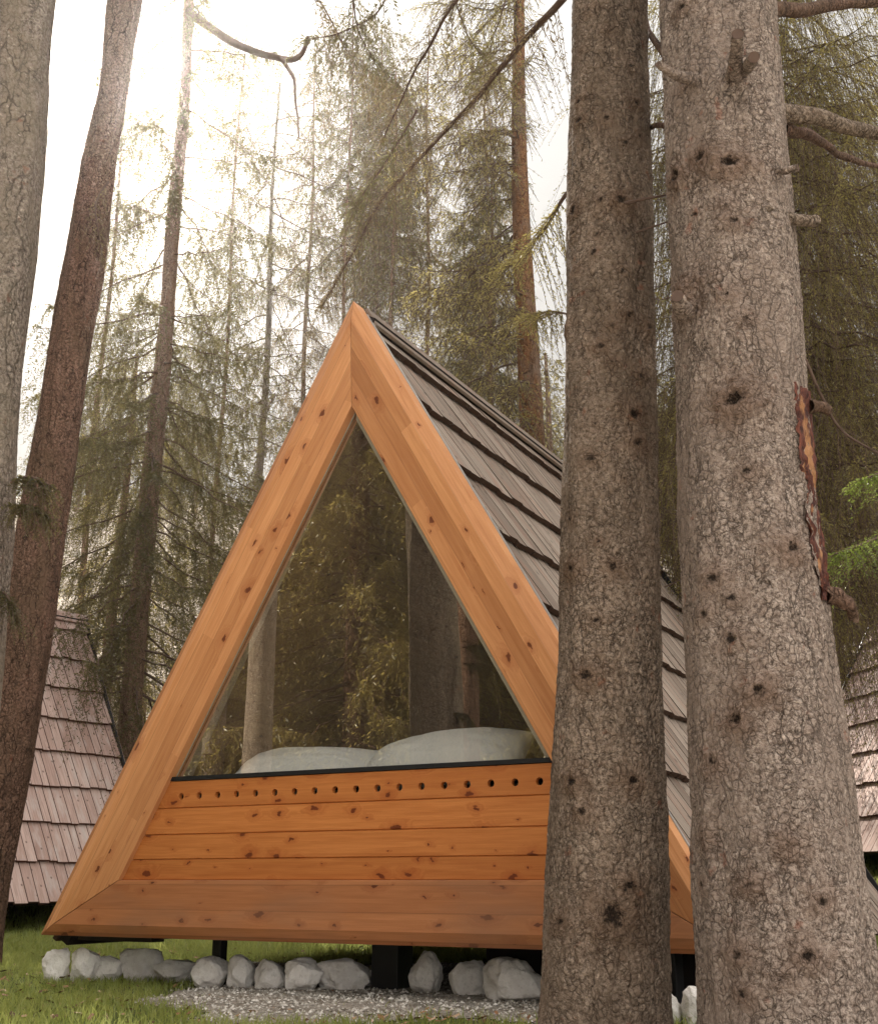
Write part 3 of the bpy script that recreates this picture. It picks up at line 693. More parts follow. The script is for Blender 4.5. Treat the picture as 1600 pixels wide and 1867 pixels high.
# ------------------------------------------------------------------ trees
def trunk_grid(prof, Y, zb, zt, nseg, nz, flare=0.0, rough=.012, seed=0, knots=(), dY=0.0, bumpf=1.0):
    """prof: list of (py, xl, xr) of the silhouette in the photograph"""
    zs_, xs, rs_ = [], [], []
    for py, xl, xr in prof:
        c = W((xl + xr) / 2, py, Y); zs_.append(c.z); xs.append(c.x); rs_.append((xr - xl) / 2 * pxm(Y, c.z))
    o = np.argsort(zs_); zs_ = np.array(zs_)[o]; xs = np.array(xs)[o]; rs_ = np.array(rs_)[o]
    z = np.linspace(zb, zt, nz)
    def ext(a, lim=None):
        r = np.interp(z, zs_, a)
        sl_b = (a[min(2, len(a) - 1)] - a[0]) / (zs_[min(2, len(a) - 1)] - zs_[0]); sl_t = (a[-1] - a[0]) / (zs_[-1] - zs_[0])
        r = np.where(z < zs_[0], a[0] + (z - zs_[0]) * sl_b, r); r = np.where(z > zs_[-1], a[-1] + (z - zs_[-1]) * sl_t, r); return r
    cx = ext(xs); rr = np.maximum(ext(rs_), .02)
    ker = np.hanning(31); ker /= ker.sum()
    pad = lambda a: np.convolve(np.pad(a, 15, mode='edge'), ker, 'valid')
    if nz > 100: cx, rr = pad(cx), pad(rr)
    rr = rr + flare * np.exp(-(z - zb) / .22)
    th_ = np.arange(nseg) * 2 * math.pi / nseg
    TH, ZZ = np.meshgrid(th_, z, indexing='xy'); RR = np.repeat(rr[:, None], nseg, 1); CX = np.repeat(cx[:, None], nseg, 1)
    n0 = np.stack([np.cos(TH) * 1.5, np.sin(TH) * 1.5, ZZ * .9], -1)
    D = rough * 1.6 * fbm(n0 * 1.3, 3, seed) + rough * .30 * fbm(np.stack([np.cos(TH) * RR * 24, np.sin(TH) * RR * 24, ZZ * 12], -1), 3, seed + 9)
    if nseg > 200: D += .0042 * np.abs(vnoise(np.stack([np.cos(TH) * RR * 62, np.sin(TH) * RR * 62, ZZ * 34], -1), 21)) + .0022 * vnoise(np.stack([np.cos(TH) * RR * 120, np.sin(TH) * RR * 120, ZZ * 90], -1), 22)
    D += (flare > 0) * .35 * flare * np.exp(-(ZZ - zb) / .25) * np.cos(TH * 5 + seed)
    V = np.stack([CX + (RR + D) * np.cos(TH), Y + (RR + D) * np.sin(TH), ZZ], -1)
    kn = np.zeros_like(ZZ); hl = np.zeros_like(ZZ)
    for (px, py, s, amp) in knots:
        d = ray(px, py); cz = W(px, py, Y).z; j = np.argmin(abs(z - cz)); r = rr[j]; c = Vector((cx[j], Y, 0)); t = Y / d.y
        a_ = d.x ** 2 + d.y ** 2; b_ = -2 * (d.x * c.x + d.y * c.y); c_ = c.x ** 2 + c.y ** 2 - r * r; disc = b_ * b_ - 4 * a_ * c_
        t = (-b_ - math.sqrt(disc)) / (2 * a_) if disc > 0 else -b_ / (2 * a_)
        p = np.array([d.x * t, d.y * t, CAMZ + d.z * t]); q = s * 1.35 * pxm(Y, p[2])
        dv = (V - p); dist = np.sqrt(dv[..., 0] ** 2 + dv[..., 1] ** 2 + (dv[..., 2] * 1.15) ** 2)
        dist = dist * (1 + .30 * vnoise(V * 45, 4) + .30 * vnoise(V * 100, 6)); asp = .75 + .5 * ((px * 7 + py * 13) % 10) / 10
        dist = np.sqrt((dist) ** 2 + (dv[..., 2] ** 2) * (asp ** 2 - 1) * .8 * (asp > 1))
        kn = np.maximum(kn, np.exp(-(dist / q) ** 2)); hl = np.maximum(hl, np.exp(-(dist / (q * 3.2)) ** 2) * min(1, amp))
        bump = amp * q * (1.25 * np.exp(-(dist / (q * 1.9)) ** 2) - 1.1 * np.exp(-(dist / (q * .8)) ** 2))
        V[..., 0] += bump * np.cos(TH); V[..., 1] += bump * np.sin(TH)
    nz_ = nz; i = (np.arange(nz_ - 1)[:, None] * nseg + np.arange(nseg)[None, :]); i2 = (np.arange(nz_ - 1)[:, None] * nseg + (np.arange(nseg)[None, :] + 1) % nseg)
    F = np.stack([i, i2, i2 + nseg, i + nseg], -1).reshape(-1, 4)
    path = lambda zz: Vector((float(np.interp(zz, z, cx)), Y, zz)); rad = lambda zz: float(np.interp(zz, z, rr))
    return np_mesh('trunk', V.reshape(-1, 3), F, attrs={'knot': ('POINT', kn.ravel()), 'halo': ('POINT', hl.ravel())}), path, rad

# ---- foliage: twigs along branches, small needle tufts along twigs
def leaves(S, D, Ln, k, ll, lw, droop, seed, spread=.9):
    """S,D (n,3) twig starts/directions, Ln lengths; k tufts per twig -> quads"""
    r = np.random.default_rng(seed); n = len(S)
    t = (np.arange(k)[None, :] + r.random((n, k))) / k
    Pp = S[:, None, :] + D[:, None, :] * (Ln[:, None] * t)[..., None]; Pp[..., 2] -= droop * Ln[:, None] * t ** 2
    T = D[:, None, :] + np.zeros((n, k, 3)); T[..., 2] -= 2 * droop * t
    T /= np.linalg.norm(T, axis=-1)[..., None]
    rv = r.normal(size=(n, k, 3)); rv -= (rv * T).sum(-1)[..., None] * T; rv /= np.linalg.norm(rv, axis=-1)[..., None] + 1e-9
    A = T * .75 + rv * spread; A[..., 2] -= .12; A /= np.linalg.norm(A, axis=-1)[..., None]
    Wd = np.cross(A, r.normal(size=(n, k, 3))); Wd /= np.linalg.norm(Wd, axis=-1)[..., None] + 1e-9
    s = (.6 + .8 * r.random((n, k)))[..., None] * (1 - .35 * t[..., None])
    p0 = Pp; p2 = Pp + A * ll * s; p1 = Pp + A * ll * s * .45 + Wd * lw * .5 * s; p3 = Pp + A * ll * s * .45 - Wd * lw * .5 * s
    V = np.stack([p0, p1, p2, p3], 2).reshape(-1, 3)
    return V, r.random(n * k)
def twig_wood(S, D, Ln, rad, droop):
    n = len(S); ts = np.array([0, .5, 1.0]); P = S[:, None, :] + D[:, None, :] * (Ln[:, None] * ts)[..., None]; P[..., 2] -= droop * Ln[:, None] * ts ** 2
    sd_ = np.cross(D, [0, 0, 1.0]); sd_ /= np.linalg.norm(sd_, axis=1)[:, None] + 1e-9; up_ = np.cross(sd_, D)
    rr = rad * np.array([1, .75, .4]); V = []
    for a in (0, 2.094, 4.189): V.append(P + rr[None, :, None] * (sd_ * math.cos(a) + up_ * math.sin(a))[:, None, :])
    V = np.stack(V, 2).reshape(-1, 3); b = np.arange(n)[:, None, None, None] * 9; s_ = np.arange(2)[None, :, None, None] * 3
    j = np.arange(3); q = np.stack([j, (j + 1) % 3, (j + 1) % 3 + 3, j + 3], -1)[None, None]
    return V, (b + s_ + q).reshape(-1, 4)
def branches_of(path, rad, z0, z1, step, per, Lf, seed, incl=-.15, tip=.25, azs=None, jit=.35, bare=0):
    """curved boughs leaving the trunk; returns list of (points, radii)"""
    r = random.Random(seed); out = []; z = z0
    while z < z1:
        f = (z - z0) / (z1 - z0); a0 = r.uniform(0, 6.28)
        for q in range(per):
            zz = z + r.uniform(-.6, .6) * step
            if azs: a = r.choice(azs) + r.gauss(0, .35)
            else: a = a0 + q * 6.283 / per + r.uniform(-jit, jit)
            L = Lf(f) * r.uniform(.65, 1.12); c = path(zz); rd = rad(zz)
            d = np.array([math.cos(a), math.sin(a), 0.0]); inc = incl + r.uniform(-.12, .12)
            t = np.linspace(0, 1, 9); side = np.array([-d[1], d[0], 0]) * r.uniform(-.16, .16)
            P = np.array(c)[None, :] + d[None, :] * (rd * .7 + L * t)[:, None] + side * (L * t ** 2)[:, None]
            P[:, 2] += L * (inc * t - .62 * t ** 2 + (tip + .25) * t ** 3)
            P[1:] += (np.array([[r.gauss(0, 1) for _ in range(3)] for _ in range(8)])) * L * .012
            out.append((P, np.linspace(max(.007, .006 * L + .004), .002, 9)))
        z += step
    return out
def sprays(brs, sp, tl, seed, start=.18, hang=.5):
    """twig starts on every bough"""
    r = np.random.default_rng(seed); S, D, Ln = [], [], []
    for P, rd in brs:
        seg = np.linalg.norm(np.diff(P, axis=0), axis=1); cum = np.concatenate([[0], np.cumsum(seg)]); L = cum[-1]
        m = max(2, int(L * (1 - start) / sp)); s = start * L + (1 - start) * L * (np.arange(m) + r.random(m) * .8) / m
        p = np.stack([np.interp(s, cum, P[:, a]) for a in range(3)], -1)
        T = np.gradient(P, axis=0); T /= np.linalg.norm(T, axis=1)[:, None]; tt = np.stack([np.interp(s, cum, T[:, a]) for a in range(3)], -1)
        sd_ = np.cross(tt, [0, 0, 1.0]); sd_ /= np.linalg.norm(sd_, axis=1)[:, None] + 1e-9
        f = s / L; prof = np.sin(np.clip((f - start) / (1 - start) * .82 + .18, 0, 1) * math.pi) ** .6 + .18
        for sg in (1, -1):
            d = tt * (.55 + .35 * r.random((m, 1))) + sg * sd_ * (.45 + .5 * r.random((m, 1))); d[:, 2] -= hang * r.random(m)
            d += r.normal(size=(m, 3)) * .12; d /= np.linalg.norm(d, axis=1)[:, None]
            S.append(p); D.append(d); Ln.append(tl * prof * (.55 + .7 * r.random(m)))
        S.append(P[-1:]); D.append(T[-1:]); Ln.append(np.array([tl * .6]))
    return np.concatenate(S), np.concatenate(D), np.concatenate(Ln)
def foliage(parent, brs, sp, tl, k, ll, lw, seed, mat='needle', droop=.55, hang=.5, start=.18, wood=True, name='crown', twigr=.0015, spread=.9):
    S, D, Ln = sprays(brs, sp, tl, seed, start, hang)
    V, rn = leaves(S, D, Ln, k, ll, lw, droop, seed + 1, spread)
    o = link(name, np_mesh(name, V, np.arange(len(V)).reshape(-1, 4), smooth=False, attrs={'rnd': ('FACE', rn)}), M[mat], parent)
    b = None
    if wood:
        Vt, Ft = tubes(brs, 5); Vw, Fw = twig_wood(S, D, Ln, twigr, droop)
        b = link('branches', np_mesh('branches', np.concatenate([Vt, Vw]), np.concatenate([Ft, Fw + len(Vt)])), M['twig'], parent)
    return o, b
def mk_tree(kind, label, prof, Y, barkm, nseg=48, nz=160, zt=None, flare=.05, knots=(), seed=0, group=None, rough=.01, zb=None):
    base = W((prof[-1][1] + prof[-1][2]) / 2, prof[-1][0], Y)
    zb = float(gz(base.x, Y)) - .06 if zb is None else zb
    top = W(0, -260, Y).z if zt is None else zt
    me, path, rad = trunk_grid(prof, Y, zb, top, nseg, nz, flare, rough, seed, knots)
    b = path(zb + .06); root = empty(kind, (b.x, Y, zb + .06), label, 'tree', group)
    link('trunk', me, M[barkm], root)
    return root, path, rad
def limb(parent, pts, r0, r1, mat, n=16, wob=.01, seed=0, name='limb', nseg=10, rough=0.0):
    P = smooth_path(pts, n, wob, seed); Vv, Ff = tubes([(P, np.linspace(r0, r1, n))], nseg)
    if rough: Vv = Vv + np.stack([vnoise(Vv * 45, k) for k in range(3)], -1) * rough
    # close ends
    o = link(name, np_mesh(name, Vv, Ff), mat if not isinstance(mat, str) else M[mat], parent); return o, P

# --- F: middle trunk
FK = [(1057,187,6,.6),(1161,187,6,.6),(1057,220,6,.7),(1105,220,6,.4),(1166,247,5,.5),(1140,260,4,.4),(1047,384,7,.8),(1095,367,6,.5),(1132,367,8,.9),(1046,425,5,.5),(1087,428,4,.4),(1082,459,4,.4),(1050,495,5,.6),(1135,495,4,.4),(1145,575,6,.7),(1117,595,5,.6),(1037,600,6,.7),(1180,595,6,.7),(1095,631,6,.6),(1118,661,5,.5),(1170,684,6,.6),(1156,754,8,.8),(1085,770,4,.4),(1162,807,8,.8),(1075,835,6,.6),(1137,872,4,.4),(1037,945,4,.6),(1090,987,5,.5),(1042,1037,8,.9),(1117,1032,7,.7),(1087,1130,6,.5),(1070,1232,9,.8),(1045,1425,8,.8),(1152,1424,8,.8),(1062,1480,7,.7),(1145,1615,9,.8),(1115,1670,16,.7),(1022,1680,8,.7),(1060,95,4,.4),(1110,60,4,.4),(1075,20,5,.5),(1150,120,4,.4)]
FP = [(0,1042,1180),(310,1037,1187),(620,1031,1191),(930,1023,1197),(1240,1017,1203),(1550,1002,1214),(1700,992,1218),(1867,980,1223)]
F, Fp, Fr = mk_tree('spruce_tree', 'straight grey-brown trunk dotted with small dark knots standing before the cabin corner', FP, 4.35, 'bark_mid', 240, 760, zt=5.6, flare=.012, knots=FK, seed=2, rough=.008)
GK = [(1245,15,7,.7),(1280,290,9,1),(1327,300,12,1.1),(1237,322,10,1),(1322,380,6,.6),(1335,404,7,.7),(1267,390,5,.5),(1322,540,7,.6),(1360,582,6,.5),(1245,545,14,1.2),(1342,730,13,1.1),(1362,860,7,.6),(1435,1002,10,1.1),(1300,1055,9,.7),(1335,1090,7,.6),(1285,1120,7,.6),(1335,1165,8,.6),(1384,1261,10,1.1),(1344,1312,9,1),(1302,1390,8,.8),(1290,1525,8,.7),(1437,1545,9,.9),(1285,1615,7,.6),(1370,1615,8,.9),(1497,1645,8,.7),(1350,1742,10,.8),(1470,1744,10,.8),(1427,1787,7,.6),(1357,1810,9,.8),(1290,40,4,.4),(1250,150,6,.6)]
GP = [(0,1212,1407),(310,1219,1434),(620,1233,1459),(930,1243,1480),(1240,1256,1520),(1550,1271,1561),(1740,1276,1588),(1867,1280,1603)]
G, Gp, Gr = mk_tree('spruce_tree', 'thickest pale grey trunk with broken branch stubs and a torn reddish wound down its side', GP, 3.95, 'bark_near', 280, 820, zt=5.2, flare=.02, knots=GK, seed=5, rough=.010)
# stubs and limbs of G
def stub(px, py, px2, py2, r0, r1, dy=-.30, mat='bark_near', n=14, wob=.008):
    zz = W(px, py, 3.95).z; r = Gr(zz); a = W(px, py, 3.95 - r * .82); b = W(px2, py2, 3.95 + dy)
    m = (a + b) / 2 + Vector((0, 0, -.012)); o, P = limb(G, [a + (a - b) * .15, a, m, b], r0, r1, mat, n, wob, int(px), 'branch_stub', 14, .004)
    e = b - m; e.normalize(); q = e.orthogonal().normalized(); s_ = e.cross(q); d = MB(); N = 14
    Pn = Vector(P[-1]); d.face([Pn + (q * math.cos(t * 6.283 / N) + s_ * math.sin(t * 6.283 / N)) * r1 * 1.02 for t in range(N)]); d.build('cut_face', M['twig'], o).location = (0, 0, 0)
stub(1335, 150, 1345, 58, .035, .022, -.50); stub(1350, 125, 1374, 104, .036, .020, -.44)
stub(1262, 145, 1202, 116, .030, .013, -.30); stub(1405, 312, 1452, 308, .018, .013, -.25); stub(1408, 390, 1484, 404, .02, .024, -.05, 'bark_mid')
stub(1245, 560, 1236, 538, .04, .022, -.32)
limb(G, [W(1400, 22, 4.0), W(1460, 14, 4.2), W(1540, 6, 4.5), W(1640, 4, 4.8), W(1800, -20, 5.2)], .034, .022, 'bark_red', 18, .012, 3, nseg=12, rough=.004)
limb(G, [W(1415, 203, 4.0), W(1490, 213, 4.1), W(1560, 232, 4.3), W(1650, 260, 4.6), W(1800, 290, 5.2)], .040, .022, 'bark_mid', 18, .012, 5, nseg=12, rough=.004)
limb(G, [W(1425, 235, 4.05), W(1480, 248, 4.4), W(1520, 275, 4.9), W(1580, 300, 5.4), W(1650, 310, 5.9)], .028, .010, 'bark_red', 18, .015, 6, nseg=8, rough=.003)
limb(G, [W(1212, 100, 4.0), W(1190, 70, 4.3), W(1178, 40, 4.7), W(1170, -30, 5.2)], .016, .01, 'bark_red', 10, .006, 7, nseg=8)
limb(G, [W(1215, 228, 4.0), W(1195, 228, 4.2), W(1178, 236, 4.6), W(1160, 244, 5.0)], .013, .008, 'bark_red', 10, .006, 8, nseg=8)
# torn wound on the right of G
def wound():
    pts = [(735, 1462, 16), (800, 1466, 20), (870, 1474, 20), (950, 1486, 21), (1010, 1494, 23), (1080, 1502, 22), (1112, 1505, 14)]
    n = 90; ys = np.linspace(735, 1115, n); V = []; m = 26
    cxs = np.interp(ys, [p[0] for p in pts], [p[1] - 8 for p in pts]); ws = np.interp(ys, [p[0] for p in pts], [p[2] for p in pts])
    for i_, y in enumerate(ys):
        zz = W(cxs[i_], y, 3.95).z; r = Gr(zz); cx = Gp(zz).x
        for j in range(m):
            f = j / (m - 1) * 2 - 1; w = ws[i_] * pxm(3.95, zz) * (1 + .15 * math.sin(y * .21) + .1 * math.sin(y * .57))
            az_ = math.atan2(cx, 3.95); cpx = 800 + FPX * cx / (3.95 * CT + (zz - CAMZ) * ST); rpx = r / pxm(3.95, zz)
            xl_ = cxs[i_] - 2 - ws[i_] * .8 * (1 + .45 * float(vnoise(np.array([y * .035, 1.0, 2.0]), 12)) + .22 * float(vnoise(np.array([y * .13, 5.0, 2.0]), 13)))
            pl = math.asin(max(-1, min(.98, (xl_ - cpx) / rpx))); a = -math.pi / 2 - az_ + pl + (1.95 - pl) * (f + 1) / 2
            h = .003 + .006 * abs(f) ** 2 + .012 * float(vnoise(np.array([j * .9, i_ * .10, 1.0]), 3)) + .010 * float(vnoise(np.array([j * 2.1, i_ * .35, 4.0]), 6))
            V.append((cx + (r + h) * math.cos(a), 3.95 + (r + h) * math.sin(a), zz))
    i = (np.arange(n - 1)[:, None] * m + np.arange(m - 1)[None, :]).ravel()
    nn = NT('torn_bark_wood'); o = nn.obj(); f = nn.noise(nn.map(o, (1, 1, .12)), 60, 5, .7); g = nn.noise(nn.map(o, (1, 1, .3)), 11, 4, .6)
    c = nn.mix(nn.ramp(f, [(.4, 0), (.6, 1)]), (.045, .014, .010), (.16, .05, .03)); c = nn.mix(nn.ramp(g, [(.57, 0), (.63, 1)]), c, nn.mix(f, (.30, .12, .045), (.50, .27, .13)))
    mt = nn.princ(c, .75, nn.bump(f, .012, 1), .3)
    link('bark_wound', np_mesh('bark_wound', V, np.stack([i, i + 1, i + m + 1, i + m], -1)), mt, G)
    limb(G, [W(1470, 742, 3.85), W(1492, 738, 3.86), W(1512, 745, 3.9)], .030, .018, 'bark_red', 8, .01, 3, 'branch_stub', 10, .006)
    limb(G, [W(1492, 1085, 3.82), W(1520, 1088, 3.84), W(1545, 1105, 3.85), W(1556, 1132, 3.87)], .034, .016, 'bark_red', 14, .012, 9, 'branch_stub', 12, .010)
wound()
# slim dead twigs on F
def ftwig(pts, r, Y0, nm='twig'):
    return limb(F, [W(x, y, Y) for x, y, Y in pts], r, r * .4, 'twig', 12, .004, int(pts[0][0]), nm, 6)
ftwig([(1140, 370, 4.17), (1175, 362, 4.1), (1222, 353, 4.1)], .009, 4.2); ftwig([(1160, 424, 4.2), (1190, 413, 4.15), (1235, 398, 4.15)], .006, 4.2)
ftwig([(1165, 474, 4.2), (1174, 455, 4.15), (1178, 440, 4.1)], .003, 4.2)
# long slanting bough from above F down to the left, with its sparse drooping twigs
def bough(parent, pts, r0, r1, seed, sp, tl, k, ll, lw, mat='needle_brown', hang=.9, start=.1, wmat='twig', name='limb', fn='foliage', droop=.5, twigr=.0018, n=22, wob=.015, wood=True):
    o, P = limb(parent, [W(x, y, Y) for x, y, Y in pts], r0, r1, wmat, n, wob, seed, name, 8)
    br = [(P, np.linspace(r0, r1, n))]
    S, D, Ln = sprays(br, sp, tl, seed, start, hang)
    V, rn = leaves(S, D, Ln, k, ll, lw, droop, seed + 1)
    f = link(fn, np_mesh(fn, V, np.arange(len(V)).reshape(-1, 4), smooth=False, attrs={'rnd': ('FACE', rn)}), M[mat], parent)
    if wood:
        Vw, Fw = twig_wood(S, D, Ln, twigr, droop); t = link('twigs', np_mesh('twigs', Vw, Fw), M['twig'], parent)
    return P
bough(F, [(1060, -40, 4.4), (1000, 30, 4.8), (900, 140, 5.3), (800, 250, 5.8), (700, 360, 6.2), (640, 470, 6.5), (585, 560, 6.7)], .020, .003, 21, .05, .36, 30, .03, .007)
bough(F, [(860, -40, 5.6), (790, 70, 5.9), (735, 170, 6.2), (700, 250, 6.4)], .013, .003, 22, .05, .38, 36, .03, .007)
for q, pts in enumerate([[(640, -40, 7.2), (655, 60, 7.4), (700, 130, 7.6)], [(720, -50, 7.0), (690, 20, 7.2), (620, 60, 7.4), (560, 70, 7.6)], [(760, 200, 6.0), (700, 300, 6.2), (650, 380, 6.3)],
                          [(560, -40, 8.0), (600, 30, 8.0), (640, 100, 8.1), (700, 150, 8.1)], [(820, -40, 7.0), (850, 60, 7.2), (900, 120, 7.3)], [(930, -40, 8.2), (900, 60, 8.3), (850, 150, 8.4)]]):
    bough(F, pts, .008, .003, 210 + q, .055, .46, 36, .042, .011, mat='needle' if q != 3 else 'needle_brown', hang=1.3, droop=.9, twigr=.0016)
bough(F, [(1036, 350, 4.45), (1000, 400, 4.7), (965, 445, 5.0), (930, 475, 5.2)], .010, .003, 23, .03, .34, 50, .022, .006, mat='needle_bright', hang=1.1)
bough(F, [(1034, 578, 4.4), (1000, 572, 4.5), (955, 577, 4.7)], .005, .002, 24, .02, .16, 50, .018, .005, mat='needle_bright')
# bright young bough entering from the right edge
bough(G, [(1720, 930, 4.5), (1640, 965, 4.35), (1580, 985, 4.25), (1520, 1005, 4.15)], .010, .003, 25, .022, .26, 60, .017, .0048, mat='needle_green', hang=.35, droop=.35)
bough(G, [(1720, 850, 4.8), (1650, 850, 4.6), (1600, 862, 4.5), (1566, 872, 4.45)], .008, .003, 26, .022, .20, 60, .017, .0048, mat='needle_green', hang=.3, droop=.3)
bough(G, [(1462, 640, 4.6), (1500, 720, 4.7), (1545, 790, 4.8), (1610, 832, 4.9)], .009, .004, 27, .12, .22, 4, .014, .004, mat='needle_brown', hang=.8)

# --- A and B: left trunks
AP = [(0,-55,95),(310,-78,75),(620,-112,42),(930,-138,20),(1240,-165,-3),(1550,-195,-30),(1867,-228,-60)]
A, Ap, Ar = mk_tree('spruce_tree', 'lichen-grey trunk cut by the edge of the view, beside the leaning red-brown one', AP, 4.6, 'bark_grey', 96, 300, zt=6.4, flare=.05, seed=11)
BP = [(0,196,258),(150,185,232),(310,148,207),(430,130,198),(520,110,184),(620,92,167),(740,72,152),(870,50,131),(1000,22,112),(1240,-12,84),(1400,-38,58),(1550,-62,26),(1680,-85,5)]
B, Bp, Br = mk_tree('leaning_pine_tree', 'leaning red-brown trunk in front of the pinkish cabin roof', BP, 8.2, 'bark_red', 96, 320, zt=9.5, flare=.05, seed=13)
for q, pts in enumerate([[(20, 880, 4.5), (50, 868, 4.45), (90, 885, 4.4)], [(18, 925, 4.5), (50, 915, 4.4), (86, 935, 4.4)], [(-5, 1090, 4.6), (15, 1085, 4.5), (32, 1120, 4.5)]]):
    bough(A, pts, .006, .002, 40 + q, .012, .13, 60, .018, .005, mat='needle', hang=1.2, n=8)
bough(B, [(198, 330, 8.0), (175, 370, 7.9), (180, 430, 7.85), (190, 470, 7.85)], .008, .003, 44, .05, .22, 22, .03, .007, mat='needle_brown', n=10)

# --- C: the mid tree with hanging boughs
CP = [(0,334,352),(150,332,349),(310,312,336),(430,302,325),(620,288,313),(780,268,303),(900,254,289),(1000,245,281),(1100,238,272),(1240,222,262),(1385,214,257)]
Ct, Cp, Cr = mk_tree('spruce_tree', 'slender spruce with dark hanging boughs between the leaning trunk and the cabin gable', CP, 15.5, 'bark_far', 28, 120, zt=14.5, flare=.05, seed=15)
brC = branches_of(Cp, Cr, 3.0, 8.6, .36, 5, lambda f: 2.2 - .3 * f, 51, incl=-.32, tip=.25)
brC += branches_of(Cp, Cr, 8.7, 14.3, .55, 3, lambda f: 1.9 - .6 * f, 58, incl=-.15, tip=.3)
foliage(Ct, brC, .095, .72, 54, .055, .016, 52, hang=2.2, droop=1.0, spread=1.3)
# curved bare limb high on C
limb(Ct, [W(345, 20, 15.4), W(400, 62, 15), W(460, 92, 14.7), W(520, 108, 14.5), W(548, 100, 14.4), W(560, 66, 14.3)], .075, .03, 'twig', 22, .03, 4, nseg=8)
limb(Ct, [W(512, 106, 14.5), W(536, 140, 14.4), W(538, 190, 14.3), W(545, 250, 14.2)], .035, .012, 'twig', 12, .03, 5, nseg=6)

def far_tree(kind, label, px, Y, wpx, zt, barkm, z0, Lf, seed, step=.4, per=5, sp=.12, tl=.5, k=9, ll=.10, lw=.024, mat='needle', hang=.8, droop=.5, group=None, incl=-.2, start=.15, lean=0, twigr=.004, azs=None):
    X = (px - 800) / (FPX / CT) * Y; z_b = float(gz(X, Y))
    r0 = wpx / 2 * pxm(Y, 4)
    n = 40; z = np.linspace(z_b - .1, zt, n); f = (z - z_b) / (zt - z_b)
    P = np.stack([X + lean * (z - 3) + .04 * np.sin(z * .7 + seed), Y + 0 * z, z], -1); rr = r0 * np.clip(1.15 - .9 * f, .12, 2) + .06 * np.exp(-(z - z_b) / .3)
    root = empty(kind, (P[0, 0], Y, z_b), label, 'tree', group)
    Vv, Ff = tubes([(P, rr)], 14); link('trunk', np_mesh('trunk', Vv, Ff), M[barkm], root)
    path = lambda zz: Vector((float(np.interp(zz, z, P[:, 0])), Y, zz)); rad = lambda zz: float(np.interp(zz, z, rr))
    if Lf:
        brs = branches_of(path, rad, z0, zt - .1, step, per, Lf, seed, incl=incl, azs=azs); foliage(root, brs, sp, tl, k, ll, lw, seed + 1, mat, droop, hang, start, twigr=twigr)
    return root
# E: orange trunk behind the roof
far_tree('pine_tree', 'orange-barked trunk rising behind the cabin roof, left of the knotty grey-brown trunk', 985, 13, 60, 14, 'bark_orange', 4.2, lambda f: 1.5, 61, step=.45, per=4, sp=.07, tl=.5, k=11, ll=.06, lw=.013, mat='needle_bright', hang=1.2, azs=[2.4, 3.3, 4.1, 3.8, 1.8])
# thin trunks behind
far_tree('spruce_tree', 'pale thin far trunk with short bare twigs left of the gable', 437, 25, 18, 20, 'bark_grey', 5.5, lambda f: 2.2, 62, step=.8, per=4, sp=.15, tl=.5, k=7, mat='needle', hang=1.4, droop=.9, twigr=.005)
far_tree('spruce_tree', 'very thin far trunk behind the hanging boughs of the slender spruce', 232, 22, 12, 13, 'bark_far', 3.8, lambda f: 1.5, 63, step=.6, per=4, sp=.13, tl=.4, k=7, ll=.09, lw=.02, hang=1.2)
def two_part(label, px, Y, w, zt, barkm, zb0, zc, Lb, Lc, seed, kc=10, mat='needle'):
    X = (px - 800) / (FPX / CT) * Y; root = far_tree('spruce_tree', label, px, Y, w, zt, barkm, 0, None, seed)
    path = lambda zz: Vector((X, Y, zz)); rad = lambda zz: w / 2 * pxm(Y, 4) * .6
    br = branches_of(path, rad, zb0, zc, .42, 5, lambda f: Lb, seed + 1, incl=-.25, tip=.2)
    foliage(root, br, .13, .32, 2, .07, .015, seed + 2, 'needle_brown', .9, 1.2, .05, name='bare_twigs', twigr=.004)
    br = branches_of(path, rad, zc, zt - .1, .32, 6, Lc, seed + 3, incl=-.25)
    foliage(root, br, .19, .55, kc + 7, .11, .028, seed + 4, mat, .8, 1.4, .12, twigr=.004)
two_part('far spruce with a bushy crown and bare lower trunk just above the gable peak', 667, 27, 10, 23.5, 'bark_far', 10.5, 15.6, 2.0, lambda f: 1.3 * (1 - .4 * f), 640)
two_part('thin reddish far trunk with drooping bare twigs right of the gable peak', 702, 24, 11, 19.5, 'bark_far', 8.0, 13.4, 1.6, lambda f: 1.2 * (1 - .4 * f), 650, mat='needle_brown')
far_tree('spruce_tree', 'dark dense spruce above the roof ridge, the left one of the pair', 852, 25, 10, 16.4, 'bark_far', 5.5, lambda f: 1.25 * (1 - .7 * f), 66, step=.34, per=7, sp=.10, tl=.42, k=20, ll=.085, lw=.022, hang=1.1)
far_tree('spruce_tree', 'dark spruce with visible grey trunk above the roof ridge, beside the orange-barked one', 912, 21, 14, 16.0, 'bark_far', 7.2, lambda f: 1.1 * (1 - .6 * f), 67, step=.34, per=7, sp=.09, tl=.40, k=20, ll=.08, lw=.02, hang=1.1)
